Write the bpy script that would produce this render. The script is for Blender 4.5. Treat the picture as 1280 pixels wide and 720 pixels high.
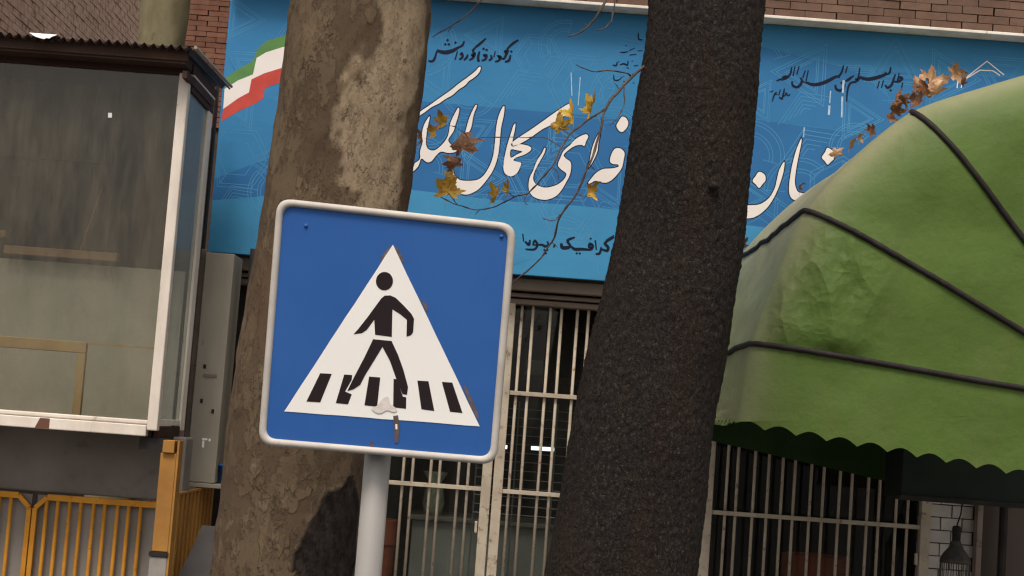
import bpy, math, random
from math import sin, cos, pi, radians, sqrt
from mathutils import Vector, Matrix, noise
from mathutils.geometry import tessellate_polygon
random.seed(7)
for o in list(bpy.data.objects): bpy.data.objects.remove(o)
S = bpy.context.scene
COL = S.collection

# ------------------------------------------------------------------ camera, sky, sun, exposure
FPX, PITCH, ROLL, EYE = 2000.0, radians(5), radians(4.2), Vector((0, 0, 1.6))
CM = Matrix.Rotation(pi/2 + PITCH, 3, 'X') @ Matrix.Rotation(ROLL, 3, 'Z')
cam = bpy.data.cameras.new('camera'); co = bpy.data.objects.new('camera', cam); COL.objects.link(co)
cam.sensor_width = 36; cam.lens = FPX/1280*36; cam.clip_end = 500; cam.clip_start = .05
co.matrix_world = Matrix.Translation(EYE) @ CM.to_4x4()
S.camera = co

SUN_EL, SUN_AZ = radians(60), radians(193)      # azimuth clockwise from +Y: behind the camera
W = bpy.data.worlds.new('World'); S.world = W; W.use_nodes = True
nt = W.node_tree; bg = nt.nodes['Background']
sky = nt.nodes.new('ShaderNodeTexSky'); sky.sky_type = 'NISHITA'; sky.sun_disc = False
sky.sun_elevation = SUN_EL; sky.sun_rotation = SUN_AZ; sky.dust_density = 4; sky.ozone_density = 1
hs = nt.nodes.new('ShaderNodeHueSaturation'); hs.inputs['Saturation'].default_value = .08   # overcast: grey cloud
nt.links.new(sky.outputs[0], hs.inputs['Color']); 
tint = nt.nodes.new('ShaderNodeMix'); tint.data_type = 'RGBA'; tint.blend_type = 'MULTIPLY'; tint.inputs[0].default_value = 1
tint.inputs[7].default_value = (1, .955, .89, 1); nt.links.new(hs.outputs[0], tint.inputs[6]); nt.links.new(tint.outputs[2], bg.inputs[0])
bg.inputs[1].default_value = .085
sl = bpy.data.lights.new('sun', 'SUN'); so = bpy.data.objects.new('sun', sl); COL.objects.link(so)
sl.energy = 1.4; sl.angle = radians(18); sl.color = (1, .90, .78)
sd = Vector((sin(SUN_AZ)*cos(SUN_EL), cos(SUN_AZ)*cos(SUN_EL), sin(SUN_EL)))
so.rotation_euler = sd.to_track_quat('Z', 'Y').to_euler()
vs = S.view_settings; vs.view_transform = 'Standard'; vs.look = 'None'; vs.exposure = 0.95; vs.gamma = 1
S.cycles.use_denoising = True
S.cycles.pixel_filter_type = 'BLACKMAN_HARRIS'; S.cycles.filter_width = 1.3
S.cycles.transparent_max_bounces = 16

# ------------------------------------------------------------------ helpers
def ray(x, y): return CM @ Vector(((x-640)/FPX, (360-y)/FPX, -1))
def at(x, y, Y):                                # the point at distance Y that the photograph shows at x, y
    d = ray(x, y); return EYE + d*(Y/d.y)

class MB:
    def __init__(s): s.v = []; s.f = []
    def add(s, vs, fs):
        b = len(s.v); s.v += [tuple(p) for p in vs]; s.f += [tuple(i+b for i in f) for f in fs]; return s
    def hexa(s, p):                             # eight corners: bottom ring, top ring
        return s.add(p, [(3,2,1,0),(4,5,6,7),(0,1,5,4),(1,2,6,5),(2,3,7,6),(3,0,4,7)])
    def box(s, x0, x1, y0, y1, z0, z1):
        return s.hexa([(x0,y0,z0),(x1,y0,z0),(x1,y1,z0),(x0,y1,z0),(x0,y0,z1),(x1,y0,z1),(x1,y1,z1),(x0,y1,z1)])
    def bar(s, a, b, w, d, up=(0,-1,0)):        # square bar between two points
        a, b = Vector(a), Vector(b); t = (b-a).normalized(); n = Vector(up); n = (n - t*n.dot(t)).normalized(); q = t.cross(n)
        r = [q*(w/2)*i + n*(d/2)*j for i, j in ((-1,-1),(1,-1),(1,1),(-1,1))]
        return s.hexa([a+k for k in r] + [b+k for k in r])
    def tube(s, pts, rad, seg=8, cap=True):
        pts = [Vector(p) for p in pts]; n = len(pts)
        if not hasattr(rad, '__len__'): rad = [rad]*n
        ref = Vector((0,0,1)); V = []; Fc = []
        if abs((pts[-1]-pts[0]).normalized().z) > .9: ref = Vector((1,0,0))
        for i, p in enumerate(pts):
            t = (pts[min(i+1,n-1)] - pts[max(i-1,0)]).normalized()
            u = t.cross(ref).normalized(); w = u.cross(t)
            for k in range(seg):
                a = 2*pi*k/seg; V.append(p + (u*cos(a)+w*sin(a))*rad[i])
        for i in range(n-1):
            for k in range(seg):
                j = (k+1) % seg; Fc.append((i*seg+k, i*seg+j, (i+1)*seg+j, (i+1)*seg+k))
        if cap: Fc += [tuple(range(seg))[::-1], tuple((n-1)*seg+k for k in range(seg))]
        return s.add(V, Fc)
    def lathe(s, c, prof, seg=20):              # (radius, z) profile round a vertical axis
        c = Vector(c); V = []; Fc = []
        for r, z in prof:
            for k in range(seg): a = 2*pi*k/seg; V.append(c + Vector((r*cos(a), r*sin(a), z)))
        for i in range(len(prof)-1):
            for k in range(seg):
                j = (k+1) % seg; Fc.append((i*seg+k, i*seg+j, (i+1)*seg+j, (i+1)*seg+k))
        return s.add(V, Fc)
    def grid(s, nu, nv, fn):
        V = [fn(i, j) for j in range(nv) for i in range(nu)]
        return s.add(V, [(j*nu+i, j*nu+i+1, (j+1)*nu+i+1, (j+1)*nu+i) for j in range(nv-1) for i in range(nu-1)])
    def fill(s, loops):                         # flat outline (with holes) already in 3D
        loops = [[Vector(p) for p in l] for l in loops]
        return s.add([p for l in loops for p in l], tessellate_polygon(loops))
    def slab(s, loop, off):                     # outline with thickness
        n = len(loop); off = Vector(off); a = [Vector(p) for p in loop]; b = [p+off for p in a]
        tr = tessellate_polygon([a])
        return s.add(a+b, list(tr) + [tuple(i+n for i in t[::-1]) for t in tr] + [(i,(i+1)%n,(i+1)%n+n,i+n) for i in range(n)])
    def build(s, name, mat, parent=None, smooth=False, bevel=0, **tags):
        me = bpy.data.meshes.new(name); me.from_pydata(s.v, [], s.f); me.update()
        import bmesh
        bm = bmesh.new(); bm.from_mesh(me); bmesh.ops.recalc_face_normals(bm, faces=bm.faces); bm.to_mesh(me); bm.free()
        o = bpy.data.objects.new(name, me); COL.objects.link(o); me.materials.append(mat)
        if smooth: me.polygons.foreach_set('use_smooth', [True]*len(me.polygons))
        if bevel:
            m = o.modifiers.new('bevel', 'BEVEL'); m.width = bevel; m.segments = 2; m.limit_method = 'ANGLE'
        if parent: o.parent = parent
        for k, v in tags.items(): o[k] = v
        return o
def B(): return MB()
def thing(name, label, cat, group=None):
    o = bpy.data.objects.new(name, None); COL.objects.link(o); o.empty_display_size = .1
    o['label'] = label; o['category'] = cat
    if group: o['group'] = group
    return o
def smooth_loop(p, n=4, closed=True):           # centripetal-ish Catmull-Rom through 2D points
    out = []; N = len(p)
    rng = range(N if closed else N-1)
    for i in rng:
        g = (lambda k: p[k % N]) if closed else (lambda k: p[max(0, min(N-1, k))])
        p0, p1, p2, p3 = g(i-1), g(i), g(i+1), g(i+2)
        l = math.dist(p1, p2); k0 = min(1, l/(math.dist(p0, p1)+1e-9)); k3 = min(1, l/(math.dist(p2, p3)+1e-9))
        m1 = [(b-a)*.5*min(1, k0*1.0) if False else (c-a)*l/(math.dist(p0,p1)+l+1e-9) for a, b, c in zip(p0, p1, p2)]
        m2 = [(c-a)*l/(math.dist(p2,p3)+l+1e-9) for a, c in zip(p1, p3)]
        for k in range(n):
            t = k/n; h = (2*t**3-3*t*t+1, t**3-2*t*t+t, -2*t**3+3*t*t, t**3-t*t)
            out.append(tuple(h[0]*a+h[1]*b+h[2]*c+h[3]*d for a, b, c, d in zip(p1, m1, p2, m2)))
    if not closed: out.append(tuple(p[-1]))
    return out

# ------------------------------------------------------------------ materials
def nd(t, kind, **kw):
    n = t.nodes.new(kind)
    for k, v in kw.items(): setattr(n, k, v)
    return n
def ramp(t, src, stops):
    r = nd(t, 'ShaderNodeValToRGB'); e = r.color_ramp.elements
    while len(e) < len(stops): e.new(.5)
    for q, (p, c) in zip(e, stops): q.position = p; q.color = tuple(c)+(1,) if len(c) == 3 else c
    t.links.new(src, r.inputs[0]); return r.outputs[0]
def mixc(t, fac, a, b, mode='MIX'):
    m = nd(t, 'ShaderNodeMix', data_type='RGBA', blend_type=mode); L = t.links.new
    for i, v in ((0, fac), (6, a), (7, b)):
        if hasattr(v, 'links') or hasattr(v, 'node'): L(v, m.inputs[i])
        else: m.inputs[i].default_value = v if i == 0 else tuple(v)+(1,)
    return m.outputs[2]
def coords(t, scale=(1,1,1)):
    g = nd(t, 'ShaderNodeNewGeometry'); m = nd(t, 'ShaderNodeMapping'); m.inputs['Scale'].default_value = scale
    t.links.new(g.outputs['Position'], m.inputs[0]); return m.outputs[0]
def noi(t, scale, stretch=(1,1,1), detail=4, rough=.6):
    n = nd(t, 'ShaderNodeTexNoise'); n.inputs['Scale'].default_value = scale; n.inputs['Detail'].default_value = detail
    n.inputs['Roughness'].default_value = rough; t.links.new(coords(t, stretch), n.inputs['Vector']); return n.outputs['Fac']
def bump(t, h, strength, dist, prev=None):
    b = nd(t, 'ShaderNodeBump'); b.inputs['Strength'].default_value = strength; b.inputs['Distance'].default_value = dist
    t.links.new(h, b.inputs['Height'])
    if prev is not None: t.links.new(prev, b.inputs['Normal'])
    return b.outputs[0]
def base(name):
    m = bpy.data.materials.new(name); m.use_nodes = True; t = m.node_tree; return m, t, t.nodes['Principled BSDF']
def mat(name, col, rough=.7, col2=None, ns=6, nr=(.4,.65), stretch=(1,1,1), dirt=None, dirt_s=9, dirt_r=(.58,.7), bs=60, bstr=.25, bd=.003,
        metal=0, rnd=0, spec=.14, sub=0):
    m, t, p = base(name); c = tuple(col)
    if col2 is not None: c = mixc(t, ramp(t, noi(t, ns, stretch), [(nr[0],(0,0,0)),(nr[1],(1,1,1))]), col, col2)
    if dirt is not None: c = mixc(t, ramp(t, noi(t, dirt_s, stretch, 6, .7), [(dirt_r[0],(0,0,0)),(dirt_r[1],(1,1,1))]), c, dirt)
    if rnd:
        oi = nd(t, 'ShaderNodeObjectInfo'); h = nd(t, 'ShaderNodeHueSaturation')
        mr = nd(t, 'ShaderNodeMapRange'); mr.inputs[3].default_value = 1-rnd; mr.inputs[4].default_value = 1+rnd
        t.links.new(oi.outputs['Random'], mr.inputs[0]); t.links.new(mr.outputs[0], h.inputs['Value'])
        if isinstance(c, tuple): h.inputs['Color'].default_value = c+(1,)
        else: t.links.new(c, h.inputs['Color'])
        c = h.outputs[0]
    if isinstance(c, tuple): p.inputs['Base Color'].default_value = c+(1,)
    else: t.links.new(c, p.inputs['Base Color'])
    p.inputs['Roughness'].default_value = rough; p.inputs['Metallic'].default_value = metal
    p.inputs['Specular IOR Level'].default_value = spec
    if bstr: t.links.new(bump(t, noi(t, bs, stretch, 5), bstr, bd), p.inputs['Normal'])
    return m
def glass(name, dust, lo, hi, tint=(.9,.92,.9), gloss=.06, rough=.03, ns=3):
    m, t, p = base(name); L = t.links.new
    tr = nd(t, 'ShaderNodeBsdfTransparent'); tr.inputs[0].default_value = tuple(tint)+(1,)
    p.inputs['Base Color'].default_value = tuple(dust)+(1,); p.inputs['Roughness'].default_value = .9
    a = nd(t, 'ShaderNodeMixShader')
    L(ramp(t, noi(t, ns, (1,1,.22), 9, .75), [(.38,(lo,)*3),(.72,(hi,)*3)]), a.inputs[0]); L(tr.outputs[0], a.inputs[1]); L(p.outputs[0], a.inputs[2])
    g = nd(t, 'ShaderNodeBsdfGlossy'); g.inputs['Roughness'].default_value = rough
    b = nd(t, 'ShaderNodeMixShader'); b.inputs[0].default_value = gloss; L(a.outputs[0], b.inputs[1]); L(g.outputs[0], b.inputs[2])
    L(b.outputs[0], t.nodes['Material Output'].inputs[0]); return m
def warp(t, stretch, amt, ns):
    g = coords(t, stretch); n = nd(t, 'ShaderNodeTexNoise'); n.inputs['Scale'].default_value = ns; n.inputs['Detail'].default_value = 3
    t.links.new(g, n.inputs['Vector']); m = nd(t, 'ShaderNodeMix', data_type='VECTOR'); m.inputs[0].default_value = amt
    t.links.new(g, m.inputs[4]); t.links.new(n.outputs['Color'], m.inputs[5]); return m.outputs[1]
def mul(t, a, b):
    m = nd(t, 'ShaderNodeMath', operation='MULTIPLY'); t.links.new(a, m.inputs[0])
    if hasattr(b, 'node'): t.links.new(b, m.inputs[1])
    else: m.inputs[1].default_value = b
    return m.outputs[0]
M = {}
M['brick'] = mat('brick_clay', (.135,.084,.063), .9, (.105,.064,.048), 7, dirt=(.09,.06,.05), dirt_s=25, rnd=.14, bs=120, bstr=.5)
M['brick_red'] = mat('brick_red_clay', (.20,.098,.066), .9, (.155,.072,.05), 9, rnd=.16, bs=120, bstr=.5)
M['brick_pale'] = mat('brick_pale_clay', (.56,.40,.33), .9, (.42,.27,.21), 10, (.35,.7), dirt=(.20,.13,.10), dirt_s=7, bs=100, bstr=.5)
M['mortar'] = mat('mortar', (.075,.055,.045), .95, (.05,.037,.03), 12, bs=80, bstr=.5)
M['mortar_pale'] = mat('mortar_pale', (.12,.085,.07), .95, (.08,.06,.05), 12)
M['white_paint'] = mat('old_white_paint', (.70,.63,.57), .6, (.56,.49,.43), 5, dirt=(.22,.13,.09), dirt_s=16, dirt_r=(.63,.72), stretch=(1,1,.35), bs=70, bstr=.3)
M['strip'] = mat('pale_metal_strip', (.78,.74,.69), .5, (.62,.55,.47), 6, dirt=(.2,.12,.08), dirt_s=14, dirt_r=(.64,.72))
M['grille'] = mat('cream_grille_paint', (.46,.395,.315), .55, (.37,.31,.245), 8, dirt=(.17,.10,.06), dirt_s=24, dirt_r=(.57,.68), bs=90)
M['lintel'] = mat('brown_lintel_paint', (.21,.165,.14), .7, (.15,.12,.10), 5, stretch=(.3,1,1), dirt=(.05,.04,.035), dirt_s=8)
M['yellow'] = mat('yellow_gate_paint', (.54,.24,.028), .55, (.42,.18,.022), 6, dirt=(.16,.07,.03), dirt_s=20, dirt_r=(.6,.72), bs=90)
M['ochre'] = mat('ochre_post_paint', (.35,.175,.045), .6, (.27,.13,.035), 5, dirt=(.5,.44,.36), dirt_s=26, dirt_r=(.7,.74), bs=70)
M['zinc'] = mat('galvanised_sheet', (.33,.30,.25), .6, (.27,.24,.20), 3, stretch=(1,1,.4), dirt=(.1,.08,.065), dirt_s=13, dirt_r=(.64,.74), metal=.15, bs=40, bstr=.15)
M['gate_sheet'] = mat('gate_sheet', (.26,.235,.215), .65, (.20,.18,.165), 4, stretch=(1,1,.4), bs=30, bstr=.15)
M['concrete'] = mat('stained_render', (.205,.182,.168), .9, (.15,.132,.122), 2.5, dirt=(.09,.075,.065), dirt_s=5, dirt_r=(.6,.78), bs=45, bstr=.4)
M['dark_sheet'] = mat('dark_grey_sheet', (.085,.08,.08), .6, (.065,.06,.06), 4)
M['stone'] = mat('pale_block', (.30,.28,.26), .9, (.22,.2,.185), 9, rnd=.12, bs=60, bstr=.5)
M['dark_wood'] = mat('dark_brown_timber', (.055,.030,.022), .75, (.035,.02,.015), 7, stretch=(.2,1,1), dirt=(.15,.10,.07), dirt_s=10, dirt_r=(.66,.75))
M['wood'] = mat('raw_timber', (.34,.215,.125), .7, (.25,.15,.085), 12, stretch=(.15,1,1), bs=60, bstr=.3)
M['wood_pale'] = mat('pale_timber', (.47,.34,.19), .7, (.38,.26,.14), 12, stretch=(.3,1,.3))
M['ply'] = mat('old_plywood', (.085,.068,.05), .8, (.05,.038,.03), 2.2, (.35,.65), stretch=(1,1,.6), dirt=(.13,.11,.085), dirt_s=4, dirt_r=(.58,.75), bs=30, bstr=.05)
M['grey_board'] = mat('grey_board', (.50,.485,.44), .85, (.42,.41,.37), 3, dirt=(.4,.36,.3), dirt_s=6, dirt_r=(.6,.75))
M['roof_tin'] = mat('rusty_corrugated_tin', (.11,.085,.075), .6, (.06,.045,.04), 6, dirt=(.16,.08,.05), dirt_s=8, metal=.2)
M['white_plastic'] = mat('white_plastic', (.8,.79,.78), .5, bs=30)
M['black'] = mat('black_metal', (.018,.016,.016), .6, (.03,.026,.024), 9)
M['steel'] = mat('painted_steel_post', (.36,.345,.335), .45, (.31,.295,.285), 5, stretch=(1,1,.3), dirt=(.3,.26,.23), dirt_s=14, dirt_r=(.62,.75), metal=.1, bs=50, bstr=.1)
M['sign_rim'] = mat('sign_rim', (.52,.485,.45), .5, (.43,.395,.365), 9, dirt=(.27,.20,.16), dirt_s=16, dirt_r=(.62,.74), bs=60, bstr=.15)
M['sign_blue'] = mat('sign_blue_film', (.025,.100,.345), .5, (.029,.112,.365), 3, dirt=(.05,.10,.26), dirt_s=30, dirt_r=(.66,.8), bs=200, bstr=.06, spec=.2)
M['sign_white'] = mat('sign_white_film', (.86,.84,.825), .5, (.83,.805,.79), 4, dirt=(.66,.60,.55), dirt_s=10, dirt_r=(.66,.8), bs=150, bstr=.05, spec=.2)
M['sign_black'] = mat('sign_black_film', (.022,.015,.017), .5, bs=100, bstr=.05)
M['glue'] = mat('brown_glue_stain', (.10,.075,.075), .8, (.16,.13,.14), 40, bs=60)
M['ban_light'] = mat('banner_pale_blue', (.052,.25,.46), .55, (.046,.225,.43), 2.5, stretch=(1,1,2), bs=12, bstr=.12, bd=.01)
M['ban_top'] = mat('banner_sky_blue', (.041,.200,.415), .55, (.036,.18,.385), 2.5, stretch=(1,1,2), bs=12, bstr=.12, bd=.01)
M['ban_mid'] = mat('banner_mid_blue', (.030,.140,.345), .55, (.027,.128,.32), 2.5, stretch=(1,1,2), bs=12, bstr=.12, bd=.01)
M['ban_mid2'] = mat('banner_medium_blue', (.034,.165,.375), .55, (.031,.15,.35), 2.5, bs=12, bstr=.12, bd=.01)
M['ban_line'] = mat('banner_pattern_ink', (.075,.26,.48), .55, (.05,.215,.42), 3, bs=12, bstr=.1)
M['ink_white'] = mat('banner_white_ink', (.77,.72,.70), .55, (.72,.67,.65), 3, bs=12, bstr=.12, bd=.01)
M['ink_black'] = mat('banner_black_ink', (.008,.012,.03), .5, bs=12, bstr=.1)
M['ink_green'] = mat('banner_green_ink', (.11,.24,.075), .55, (.085,.20,.07), 8)
M['ink_red'] = mat('banner_red_ink', (.52,.075,.06), .55, (.44,.06,.05), 8)
M['drip'] = mat('white_drip', (.45,.55,.64), .5, (.25,.42,.58), 30)
def tarp():
    m, t, p = base('green_tarpaulin'); L = t.links.new
    a = nd(t, 'ShaderNodeAttribute', attribute_name='paleness'); cz = nd(t, 'ShaderNodeAttribute', attribute_name='crease')
    c = mixc(t, ramp(t, noi(t, 3, detail=8, rough=.65), [(.36,(0,0,0)),(.66,(1,1,1))]), (.078,.130,.025), (.066,.112,.022))
    c = mixc(t, ramp(t, noi(t, 2.4, (1,1,.5), 8, .72), [(.52,(0,0,0)),(.74,(.55,.55,.55))]), c, (.100,.104,.042))
    c = mixc(t, ramp(t, noi(t, 26, (1,1,.2), 6, .7), [(.58,(0,0,0)),(.72,(.35,.35,.35))]), c, (.045,.07,.018))
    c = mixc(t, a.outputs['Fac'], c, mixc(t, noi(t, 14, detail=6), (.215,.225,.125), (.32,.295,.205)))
    L(c, p.inputs['Base Color']); p.inputs['Roughness'].default_value = .6; p.inputs['Specular IOR Level'].default_value = .2
    v = nd(t, 'ShaderNodeTexVoronoi', feature='F1'); v.inputs['Scale'].default_value = 5.5; L(warp(t, (1.3,1,.6), .16, 4), v.inputs['Vector'])
    v2 = nd(t, 'ShaderNodeTexVoronoi', feature='F1'); v2.inputs['Scale'].default_value = 15; L(warp(t, (1,1,1.2), .08, 9), v2.inputs['Vector'])
    h = nd(t, 'ShaderNodeMath', operation='ADD'); L(v.outputs['Distance'], h.inputs[0]); L(mul(t, v2.outputs['Distance'], .12), h.inputs[1])
    k = nd(t, 'ShaderNodeMath', operation='MULTIPLY'); L(h.outputs[0], k.inputs[0]); L(cz.outputs['Fac'], k.inputs[1])
    b = bump(t, noi(t, 6, detail=6, rough=.6), .28, .04); b = bump(t, k.outputs[0], 1.0, .055, b); L(bump(t, noi(t, 320), .25, .001, b), p.inputs['Normal']); return m
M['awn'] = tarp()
M['awn_shade'] = mat('shaded_green_cloth', (.016,.036,.008), .8, (.011,.026,.006), 4, bs=100)  # awning green darkened for the shade under the hood
M['rope'] = mat('black_rib_sleeve', (.018,.014,.015), .6, (.028,.023,.024), 14, bs=90, bstr=.4)
M['terracotta'] = mat('terracotta', (.46,.105,.045), .75, (.36,.08,.035), 8)
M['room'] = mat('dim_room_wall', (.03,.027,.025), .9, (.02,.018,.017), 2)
M['counter'] = mat('grey_counter', (.45,.44,.40), .6, (.36,.35,.32), 3)
M['brown_door'] = mat('brown_door', (.055,.043,.038), .6, (.045,.034,.03), 3, stretch=(1,1,.2))
M['white_brick'] = mat('white_painted_brick', (.56,.53,.50), .75, (.45,.42,.39), 6, rnd=.1, dirt=(.2,.17,.15), dirt_s=14, dirt_r=(.64,.75), bs=60, bstr=.4)
M['twig'] = mat('twig_bark', (.06,.043,.036), .85, (.12,.095,.08), 30, bs=150)
M['pave'] = mat('pavement', (.22,.205,.19), .9, (.17,.155,.145), 3)
M['road'] = mat('asphalt', (.05,.05,.05), .95, (.065,.062,.06), 8, bs=200, bstr=.5)
M['kerb'] = mat('kerb_stone', (.3,.29,.27), .9, (.24,.23,.21), 6)
M['wire'] = mat('pale_wire', (.35,.34,.32), .4, metal=.5)
M['blue_plastic'] = mat('blue_plastic', (.03,.12,.42), .45)
M['cup'] = mat('pale_green_glass', (.75,.76,.58), .25, (.45,.47,.30), 30)
M['glass_booth'] = glass('dusty_booth_glass', (.33,.275,.205), .015, .15, (.82,.82,.78), .03, .03, 7)
M['glass_side'] = glass('hazy_side_glass', (.42,.42,.40), .22, .40, gloss=.14, rough=.08)
M['glass_shop'] = glass('shop_glass', (.3,.28,.25), .01, .05, (.75,.78,.77), .018, .02)
def leaf_mat(name, a, b, c):
    m, t, p = base(name); f = ramp(t, noi(t, 28, detail=3), [(.35,(0,0,0)),(.65,(1,1,1))])
    cc = mixc(t, ramp(t, noi(t, 45), [(.55,(0,0,0)),(.68,(1,1,1))]), mixc(t, f, a, b), c)
    t.links.new(cc, p.inputs['Base Color']); p.inputs['Roughness'].default_value = .6
    t.links.new(bump(t, noi(t, 130), .4, .002), p.inputs['Normal']); return m
M['leaf_yellow'] = leaf_mat('yellow_leaf', (.58,.31,.025), (.40,.29,.035), (.40,.12,.025))
M['leaf_brown'] = leaf_mat('brown_leaf', (.24,.10,.042), (.14,.058,.027), (.36,.20,.10))
M['leaf_tan'] = leaf_mat('tan_leaf', (.48,.30,.17), (.33,.17,.08), (.22,.08,.035))
# bark
def bark_dark():
    m, t, p = base('dark_bark'); L = t.links.new
    v = nd(t, 'ShaderNodeTexVoronoi', feature='DISTANCE_TO_EDGE'); v.inputs['Scale'].default_value = 62; L(warp(t, (1,1,.7), .06, 26), v.inputs['Vector'])
    v2 = nd(t, 'ShaderNodeTexVoronoi', feature='F1'); v2.inputs['Scale'].default_value = 62; L(warp(t, (1,1,.7), .06, 26), v2.inputs['Vector'])
    n1 = noi(t, 75, (1,1,.7), 7, .8); n2 = noi(t, 6, (1,1,.25), 5); n4 = noi(t, 85, (1,1,.8), 4, .65)
    sv = nd(t, 'ShaderNodeSeparateColor'); L(v2.outputs['Color'], sv.inputs[0])
    c = mixc(t, sv.outputs[0], (.004,.003,.0027), (.017,.0125,.0105))
    c = mixc(t, ramp(t, n1, [(.44,(0,0,0)),(.56,(.85,.85,.85))]), c, (.032,.024,.0205))
    c = mixc(t, ramp(t, n2, [(.46,(0,0,0)),(.66,(.65,.65,.65))]), c, (.030,.0175,.012))
    c = mixc(t, ramp(t, n4, [(.57,(0,0,0)),(.64,(.8,.8,.8))]), c, (.070,.057,.050))
    cr = ramp(t, v.outputs['Distance'], [(0.0,(0,0,0)),(.16,(1,1,1))])
    c = mixc(t, ramp(t, v.outputs['Distance'], [(0.0,(.35,.35,.35)),(.14,(1,1,1))]), (.0045,.0035,.003), c)
    L(c, p.inputs['Base Color']); p.inputs['Roughness'].default_value = .75; p.inputs['Specular IOR Level'].default_value = .18
    b = bump(t, cr, .5, .006); b = bump(t, sv.outputs[1], .35, .005, b); L(bump(t, n1, 1.0, .009, b), p.inputs['Normal']); return m
def bark_pale():
    m, t, p = base('plane_tree_bark'); L = t.links.new
    a = nd(t, 'ShaderNodeAttribute', attribute_name='flake'); sep = nd(t, 'ShaderNodeSeparateColor'); L(a.outputs['Color'], sep.inputs[0])
    n1 = noi(t, 12, (1,1,.6), 9, .72); n2 = noi(t, 38, (1,1,.6), 7, .75); n3 = noi(t, 6, (1,1,.5), 8, .62); n5 = noi(t, 110, (1,1,.6), 4, .7)
    k1 = ramp(t, n1, [(.485,(0,0,0)),(.515,(1,1,1))]); k3 = ramp(t, n3, [(.53,(0,0,0)),(.55,(1,1,1))]); k2 = ramp(t, n2, [(.585,(0,0,0)),(.61,(1,1,1))])
    c = mixc(t, mul(t, k1, .65), (.084,.058,.038), (.118,.085,.054))
    c = mixc(t, mul(t, k3, .5), c, (.150,.106,.067))
    c = mixc(t, ramp(t, noi(t, 3.3, (1,1,.6), 5), [(.56,(0,0,0)),(.66,(.4,.4,.4))]), c, (.105,.058,.036))
    pl = mixc(t, ramp(t, n2, [(.30,(0,0,0)),(.70,(1,1,1))]), (.215,.158,.103), (.335,.258,.178))
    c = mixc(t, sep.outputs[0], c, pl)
    c = mixc(t, mul(t, k2, .6), c, (.042,.028,.020))
    c = mixc(t, ramp(t, n5, [(.56,(0,0,0)),(.70,(.55,.55,.55))]), c, (.052,.034,.023))
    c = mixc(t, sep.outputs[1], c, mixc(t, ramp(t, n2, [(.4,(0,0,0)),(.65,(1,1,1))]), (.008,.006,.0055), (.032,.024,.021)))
    L(c, p.inputs['Base Color']); p.inputs['Roughness'].default_value = .88; p.inputs['Specular IOR Level'].default_value = .12
    b = bump(t, k1, .6, .005); b = bump(t, k3, .7, .006, b); b = bump(t, k2, -.7, .005, b); b = bump(t, sep.outputs[1], .6, .02, b)
    L(bump(t, n2, .7, .007, b), p.inputs['Normal']); return m
M['bark_dark'] = bark_dark(); M['bark_pale'] = bark_pale()
M['bark_olive'] = mat('olive_bark', (.16,.135,.082), .9, (.22,.19,.115), 7, stretch=(1,1,.4), dirt=(.05,.042,.03), dirt_s=9, bs=50, bstr=.5)

# ------------------------------------------------------------------ ground
B().box(-40, 40, -30, 4.6, -.12, -.10).build('road', M['road'], kind='structure')
B().box(-40, 40, 4.9, 45, -.10, 0).build('pavement', M['pave'], kind='structure')
B().box(-40, 40, 4.6, 4.9, -.10, .02).build('kerb', M['kerb'], bevel=.02, kind='structure')

# ------------------------------------------------------------------ shop building
YW, YB = 10.0, 9.70                              # brick face, banner face
XL = at(270, 200, YB).x
zb, zt = at(500, 332, YB).z, at(955, 30, YB).z
XR = 5.4
shop = thing('shop_building', 'brick shop building with barred windows behind the long blue banner', 'building')
zl = at(700, 383, 9.9).z                         # underside of the lintel
B().box(XL, XR, YW+.03, YW+.33, zl+.02, 7.5).build('wall', M['mortar'], shop)
BL, BH, BP = .196, .0475, .0525
def brick_mesh(name, l, h, d, m):
    me_o = B().box(-l/2, l/2, 0, d, 0, h).build(name, m); me = me_o.data
    bpy.data.objects.remove(me_o); return me
bmesh_ = brick_mesh('brick', BL, BH, .07, M['brick'])
def lay(me, parent, x0, x1, y, z0, rows, pl, ph, rx=(0,0,0)):
    n = 0
    for r in range(rows):
        x = x0 + (pl/2 if r % 2 else 0)
        while x + pl/2 < x1+.001:
            o = bpy.data.objects.new('brick', me); COL.objects.link(o); o.parent = parent
            o.location = (x+pl/2+random.uniform(-.003,.003), y+random.uniform(-.004,.004), z0+r*ph+random.uniform(-.0015,.0015))
            o.rotation_euler = (0, random.uniform(-.006,.006), random.uniform(-.006,.006)); o.scale = (random.uniform(.97,1.0),1,1)
            x += pl; n += 1
    return n
lay(bmesh_, shop, XL, XR-1.2, YW-.01, zt+.03, 8, .2, BP)
far_rows = B()                                   # courses above the frame, as one piece
for r in range(8, 60):
    x = XL + (.1 if r % 2 else 0)
    while x+.2 < XR: far_rows.box(x+.004, x+.197, YW, YW+.05, zt+.03+r*BP, zt+.03+r*BP+BH); x += .2
far_rows.build('upper_brickwork', M['brick'], shop, kind='stuff')
B().box(XL, XR, YB-.14, YW+.03, zt+.004, zt+.022).build('banner_ledge', M['strip'], shop, bevel=.003)
# lintel, stepped
zc = at(700, 349, 9.9).z
B().box(XL, XR, 9.80, 10.3, zc-.02, zb+.03).build('lintel', M['lintel'], shop, bevel=.006)
zA, zB_, zC = at(700,352,9.82).z, at(700,367,9.82).z, at(700,384,9.86).z
B().box(XL, XR, 9.77, 9.87, zB_, zA).build('lintel_board', M['lintel'], shop, bevel=.008)
B().box(XL, XR, 9.83, 9.95, (zB_+zC)/2+.003, zB_-.012).build('lintel_board', M['lintel'], shop, bevel=.008)
B().box(XL, XR, 9.86, 9.99, zC, (zB_+zC)/2-.006).build('lintel_board', M['lintel'], shop, bevel=.008)
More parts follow.
